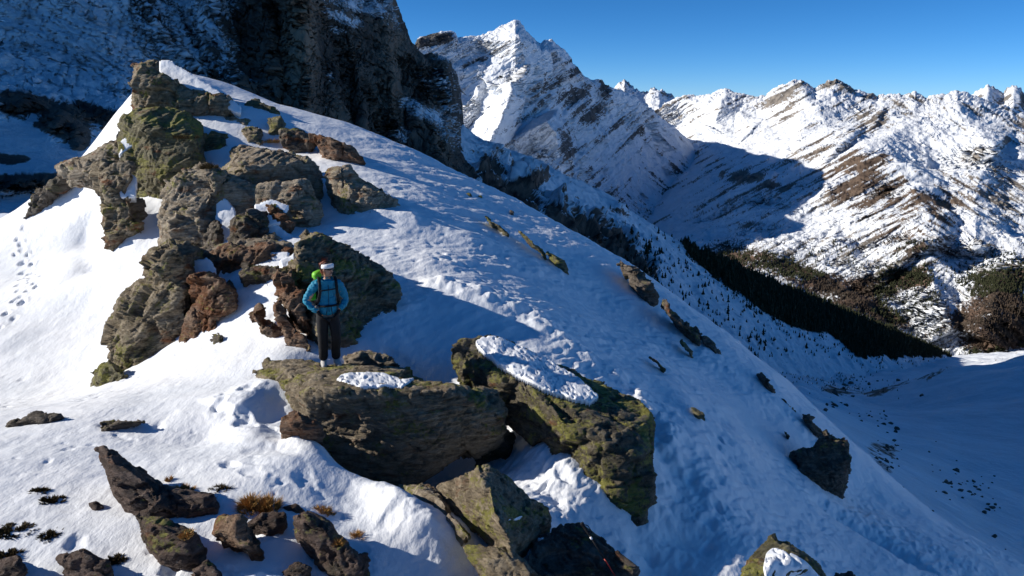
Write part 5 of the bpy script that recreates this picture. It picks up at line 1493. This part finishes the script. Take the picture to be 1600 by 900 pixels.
# headband: a wide ring round the brow, tilted
V = []; F = []
nb = 28
for i in range(nb):
    a = 2 * math.pi * i / nb
    for rr, z in ((.083, 1.565), (.094, 1.570), (.096, 1.600), (.090, 1.628), (.078, 1.632)):
        p = hd(rr * math.sin(a) * .98, -rr * 1.07 * math.cos(a), z + .012 * math.cos(a)); V.append(p)
for i in range(nb):
    for j in range(5):
        F.append((i * 5 + j, ((i + 1) % nb) * 5 + j, ((i + 1) % nb) * 5 + (j + 1) % 5, i * 5 + (j + 1) % 5))
bpy_o = mesh_obj('headband', V, F, M_WHT); bpy_o.parent = body
# hair: cap, bun and loose strands
hair = skin_mesh('hair', [hd(0,.015,1.60), hd(0,.04,1.635), hd(-.01,.055,1.672), hd(0,.075,1.57), hd(-.01,.085,1.50), hd(.0,.07,1.45)], [(0,1),(1,2),(0,3),(3,4),(4,5)], [.080,.062,.042,.060,.045,.020], M_HAIR, body)
wrinkle(hair, .008, .03, 4)
V = []; F = []
rs = np.random.default_rng(3)
for i in range(160):
    a = rs.uniform(0, 6.28); q = rs.uniform(0, .05); b = len(V)
    t = Vector(hd(q * math.cos(a), .05 + q * math.sin(a), 1.67 + rs.uniform(-.03, .02)))
    e = t + Vector((rs.normal() * .03, rs.normal() * .03, rs.uniform(.01, .06)))
    V += [tuple(t + Vector((.003, 0, 0))), tuple(t - Vector((.003, 0, 0))), tuple(e)]; F.append((b, b + 1, b + 2))
for i in range(60):
    z = rs.uniform(1.47, 1.55); t = Vector(hd(rs.choice((-1, 1)) * .078, rs.uniform(-.02, .05), z)); b = len(V)
    e = t + Vector((rs.normal() * .015, rs.normal() * .015, -rs.uniform(.03, .08)))
    V += [tuple(t + Vector((0, .004, 0))), tuple(t - Vector((0, .004, 0))), tuple(e)]; F.append((b, b + 1, b + 2))
mesh_obj('loose_hair', V, F, M_HAIR, parent=hair)
# jacket
jk = skin_mesh('jacket', [(0,0,.83),(0,0,.97),(0,-.005,1.10),(0,-.01,1.24),(0,0,1.335),(.003,-.005,1.405),(.005,-.012,1.435),
   (-.175,.0,1.315),(-.255,.02,1.20),(-.335,.03,1.075),(-.25,-.04,.975),(-.175,-.10,.925), (.175,0,1.315),(.24,.01,1.20),(.295,.015,1.06),(.24,-.05,.975),(.18,-.10,.935)],
   [(0,1),(1,2),(2,3),(3,4),(4,5),(5,6),(4,7),(7,8),(8,9),(9,10),(10,11),(4,12),(12,13),(13,14),(14,15),(15,16)],
   [(.176,.142),(.150,.120),(.138,.108),(.155,.112),(.12,.085),.066,.062,.070,.057,.050,.046,.040,.070,.057,.050,.046,.040], M_JKT, body, root=3, sub=3)
wrinkle(jk, .020, .07, 1)
zp = skin_mesh('zip', [(.0,-.132,.90),(0,-.128,1.10),(0,-.134,1.24),(.004,-.09,1.36)], [(0,1),(1,2),(2,3)], [.004]*4, M_BLK, jk, 1)
# trousers
tr = skin_mesh('trousers', [(0,.0,.92),(-.085,0,.80),(-.09,-.015,.62),(-.088,-.025,.47),(-.085,.0,.28),(-.085,.015,.10),(.085,0,.80),(.105,-.045,.63),(.118,-.075,.48),(.113,.0,.28),(.122,.015,.10)],
   [(0,1),(1,2),(2,3),(3,4),(4,5),(0,6),(6,7),(7,8),(8,9),(9,10)], [(.150,.120),.108,.092,.080,.074,.072,.108,.092,.080,.074,.072], M_BLK, body)
wrinkle(tr, .010, .09, 2)
# gloves: palm, four unequal fingers and a thumb each
for s_ in (-1, 1):
    wr = Vector((s_ * .175, -.10, .925)); 
    inn = Vector((-s_ * .55, -.15, -.82)).normalized(); fw = Vector((-s_ * .30, -.93, .0)).normalized()
    V = [wr, wr + inn * .045, wr + inn * .085]; E = [(0, 1), (1, 2)]; Q = [.030, .036, .034]
    for j, (off, ln) in enumerate(((-.030, .050), (-.010, .060), (.010, .056), (.028, .044))):
        b = len(V); base = wr + inn * .085 + fw * off * -1
        k1 = base + inn * ln * .45 + Vector((0, 0, -.004)); k2 = base + inn * ln * .8 + Vector((-s_ * .012, .010, -.008)); k3 = base + inn * ln + Vector((-s_ * .022, .022, -.008))
        V += [base, k1, k2, k3]; E += [(2, b), (b, b + 1), (b + 1, b + 2), (b + 2, b + 3)]; Q += [.013, .0115, .0105, .009]
    b = len(V); t0 = wr + inn * .03 + Vector((s_ * .01, .03, 0))
    V += [t0, t0 + Vector((s_ * .012, .032, -.012)), t0 + Vector((s_ * .008, .056, -.022))]; E += [(1, b), (b, b + 1), (b + 1, b + 2)]; Q += [.017, .014, .011]
    skin_mesh('glove', V, E, Q, M_BLK, body, 1)
# boots with soles
for s_, fx in ((-1, -.085), (1, .125)):
    bt = skin_mesh('boot', [(fx,.05,.055),(fx,.02,.13),(fx,-.03,.065),(fx + .015 * s_,-.11,.045),(fx + .02 * s_,-.175,.038)], [(0,1),(0,2),(2,3),(3,4)], [.052,.056,.052,.046,.036], M_GRY, body, 2)
    V = []; F = []
    prof = [(.03,.095),(-.03,.095),(-.042,.04),(-.036,-.05),(-.05,-.12),(-.04,-.19),(0,-.215),(.04,-.19),(.05,-.12),(.036,-.05),(.042,.04)]
    for z in (0, .024):
        V += [(fx + .015 * s_ + x * 1.05, y, z) for x, y in prof]
    n = len(prof); F = [tuple(range(n))[::-1], tuple(range(n, 2 * n))] + [(i, (i + 1) % n, n + (i + 1) % n, n + i) for i in range(n)]
    mesh_obj('sole', V, F, M_BLK, parent=bt, smooth_=False)
body.rotation_euler = (0, R(2), R(24)); body.scale = (.95, .95, .99)
# rucksack on her back, showing over the left shoulder
pk_ = bpy.data.objects.new('backpack', None); COL.objects.link(pk_); pk_.location = foot; pk_.rotation_euler = (0, R(2), R(24))
tag(pk_, 'green and grey rucksack on the back of the hiker with black straps', 'backpack')
bg_ = skin_mesh('bag', [(-.02,.17,.98),(-.03,.20,1.15),(-.05,.20,1.30),(-.07,.19,1.40)], [(0,1),(1,2),(2,3)], [(.14,.10),(.165,.12),(.15,.11),(.12,.09)], M_BLK, pk_)
ld = skin_mesh('lid', [(-.17,.14,1.36),(-.12,.15,1.42),(-.03,.16,1.43),(.04,.17,1.39)], [(0,1),(1,2),(2,3)], [.066,.080,.070,.05], M_GRN, pk_)
wrinkle(ld, .008, .06, 9)
skin_mesh('side_pocket', [(-.19,.14,1.02),(-.19,.15,1.14),(-.18,.15,1.26)], [(0,1),(1,2)], [.055,.06,.05], M_GRN, pk_)
for s_ in (-1, 1):
    skin_mesh('shoulder_strap', [(s_*.115,.07,1.40),(s_*.125,-.02,1.405),(s_*.122,-.105,1.33),(s_*.125,-.135,1.20),(s_*.15,-.10,1.06),(s_*.17,.0,1.0)], [(0,1),(1,2),(2,3),(3,4),(4,5)], [(.024,.010)]*6, M_BLK, pk_, 1)
skin_mesh('chest_strap', [(-.12,-.142,1.235),(0,-.152,1.245),(.12,-.142,1.255)], [(0,1),(1,2)], [.010]*3, M_BLK, pk_, 1)
skin_mesh('hip_belt', [(-.165,.02,.985),(-.145,-.09,.985),(-.06,-.142,.99),(.06,-.142,.995),(.145,-.09,.99),(.165,.02,.985)], [(0,1),(1,2),(2,3),(3,4),(4,5)], [(.022,.016)]*6, M_BLK, pk_, 1)
skin_mesh('belt_pouch', [(-.175,-.085,.955),(-.165,-.095,1.01)], [(0,1)], [.045,.04], plain('grey_nylon', (0.10, 0.10, 0.105), .6, .3, 50), pk_, 2)
for s_ in (-1, 1):
    skin_mesh('loose_strap', [(s_*.03,-.145,.985),(s_*.035,-.16,.92),(s_*.05,-.15,.85)], [(0,1),(1,2)], [.006]*3, M_BLK, pk_, 1)

# ================================================================== trekking pole beside the split rocks
t0 = Vector(pix(908, 816, 6.75)); t1 = Vector(pix(956, 892, 6.55))
ax = (t1 - t0).normalized()
pole = bpy.data.objects.new('trekking_pole', None); COL.objects.link(pole); pole.location = t1
tag(pole, 'black trekking pole standing in the snow beside the dark rock at the bottom', 'trekking pole')
def rod(name, a, b, r0, r1, mat, par=pole, n=10):
    a = a - t1; b = b - t1; d = (b - a).normalized(); u = d.orthogonal().normalized(); w = d.cross(u); V = []; F = []
    for p, r_ in ((a, r0), (b, r1)):
        for i in range(n):
            q = 6.28318 * i / n; V.append(tuple(p + (u * math.cos(q) + w * math.sin(q)) * r_))
    F = [(i, (i + 1) % n, n + (i + 1) % n, n + i) for i in range(n)] + [tuple(range(n))[::-1], tuple(range(n, 2 * n))]
    return mesh_obj(name, V, F, mat, parent=par)
g = skin_mesh('grip', [t0 - t1, t0 + ax * .02 - t1, t0 + ax * .05 - t1, t0 + ax * .09 - t1, t0 + ax * .15 - t1], [(0,1),(1,2),(2,3),(3,4)], [.022,.024,.015,.017,.013], M_BLK, pole, 2)
rod('upper_shaft', t0 + ax * .14, t0 + ax * .42, .008, .008, M_BLK)
rod('clamp', t0 + ax * .17, t0 + ax * .20, .012, .012, M_WHT)
rod('lower_shaft', t0 + ax * .42, t1 + ax * .25, .006, .005, M_RED)
skin_mesh('wrist_strap', [t0 + ax * .02 - t1, t0 + ax * .05 + Vector((.04, 0, .01)) - t1, t0 + ax * .12 + Vector((.05, 0, .0)) - t1, t0 + ax * .10 - t1], [(0,1),(1,2),(2,3)], [.005]*4, M_BLK, pole, 1)
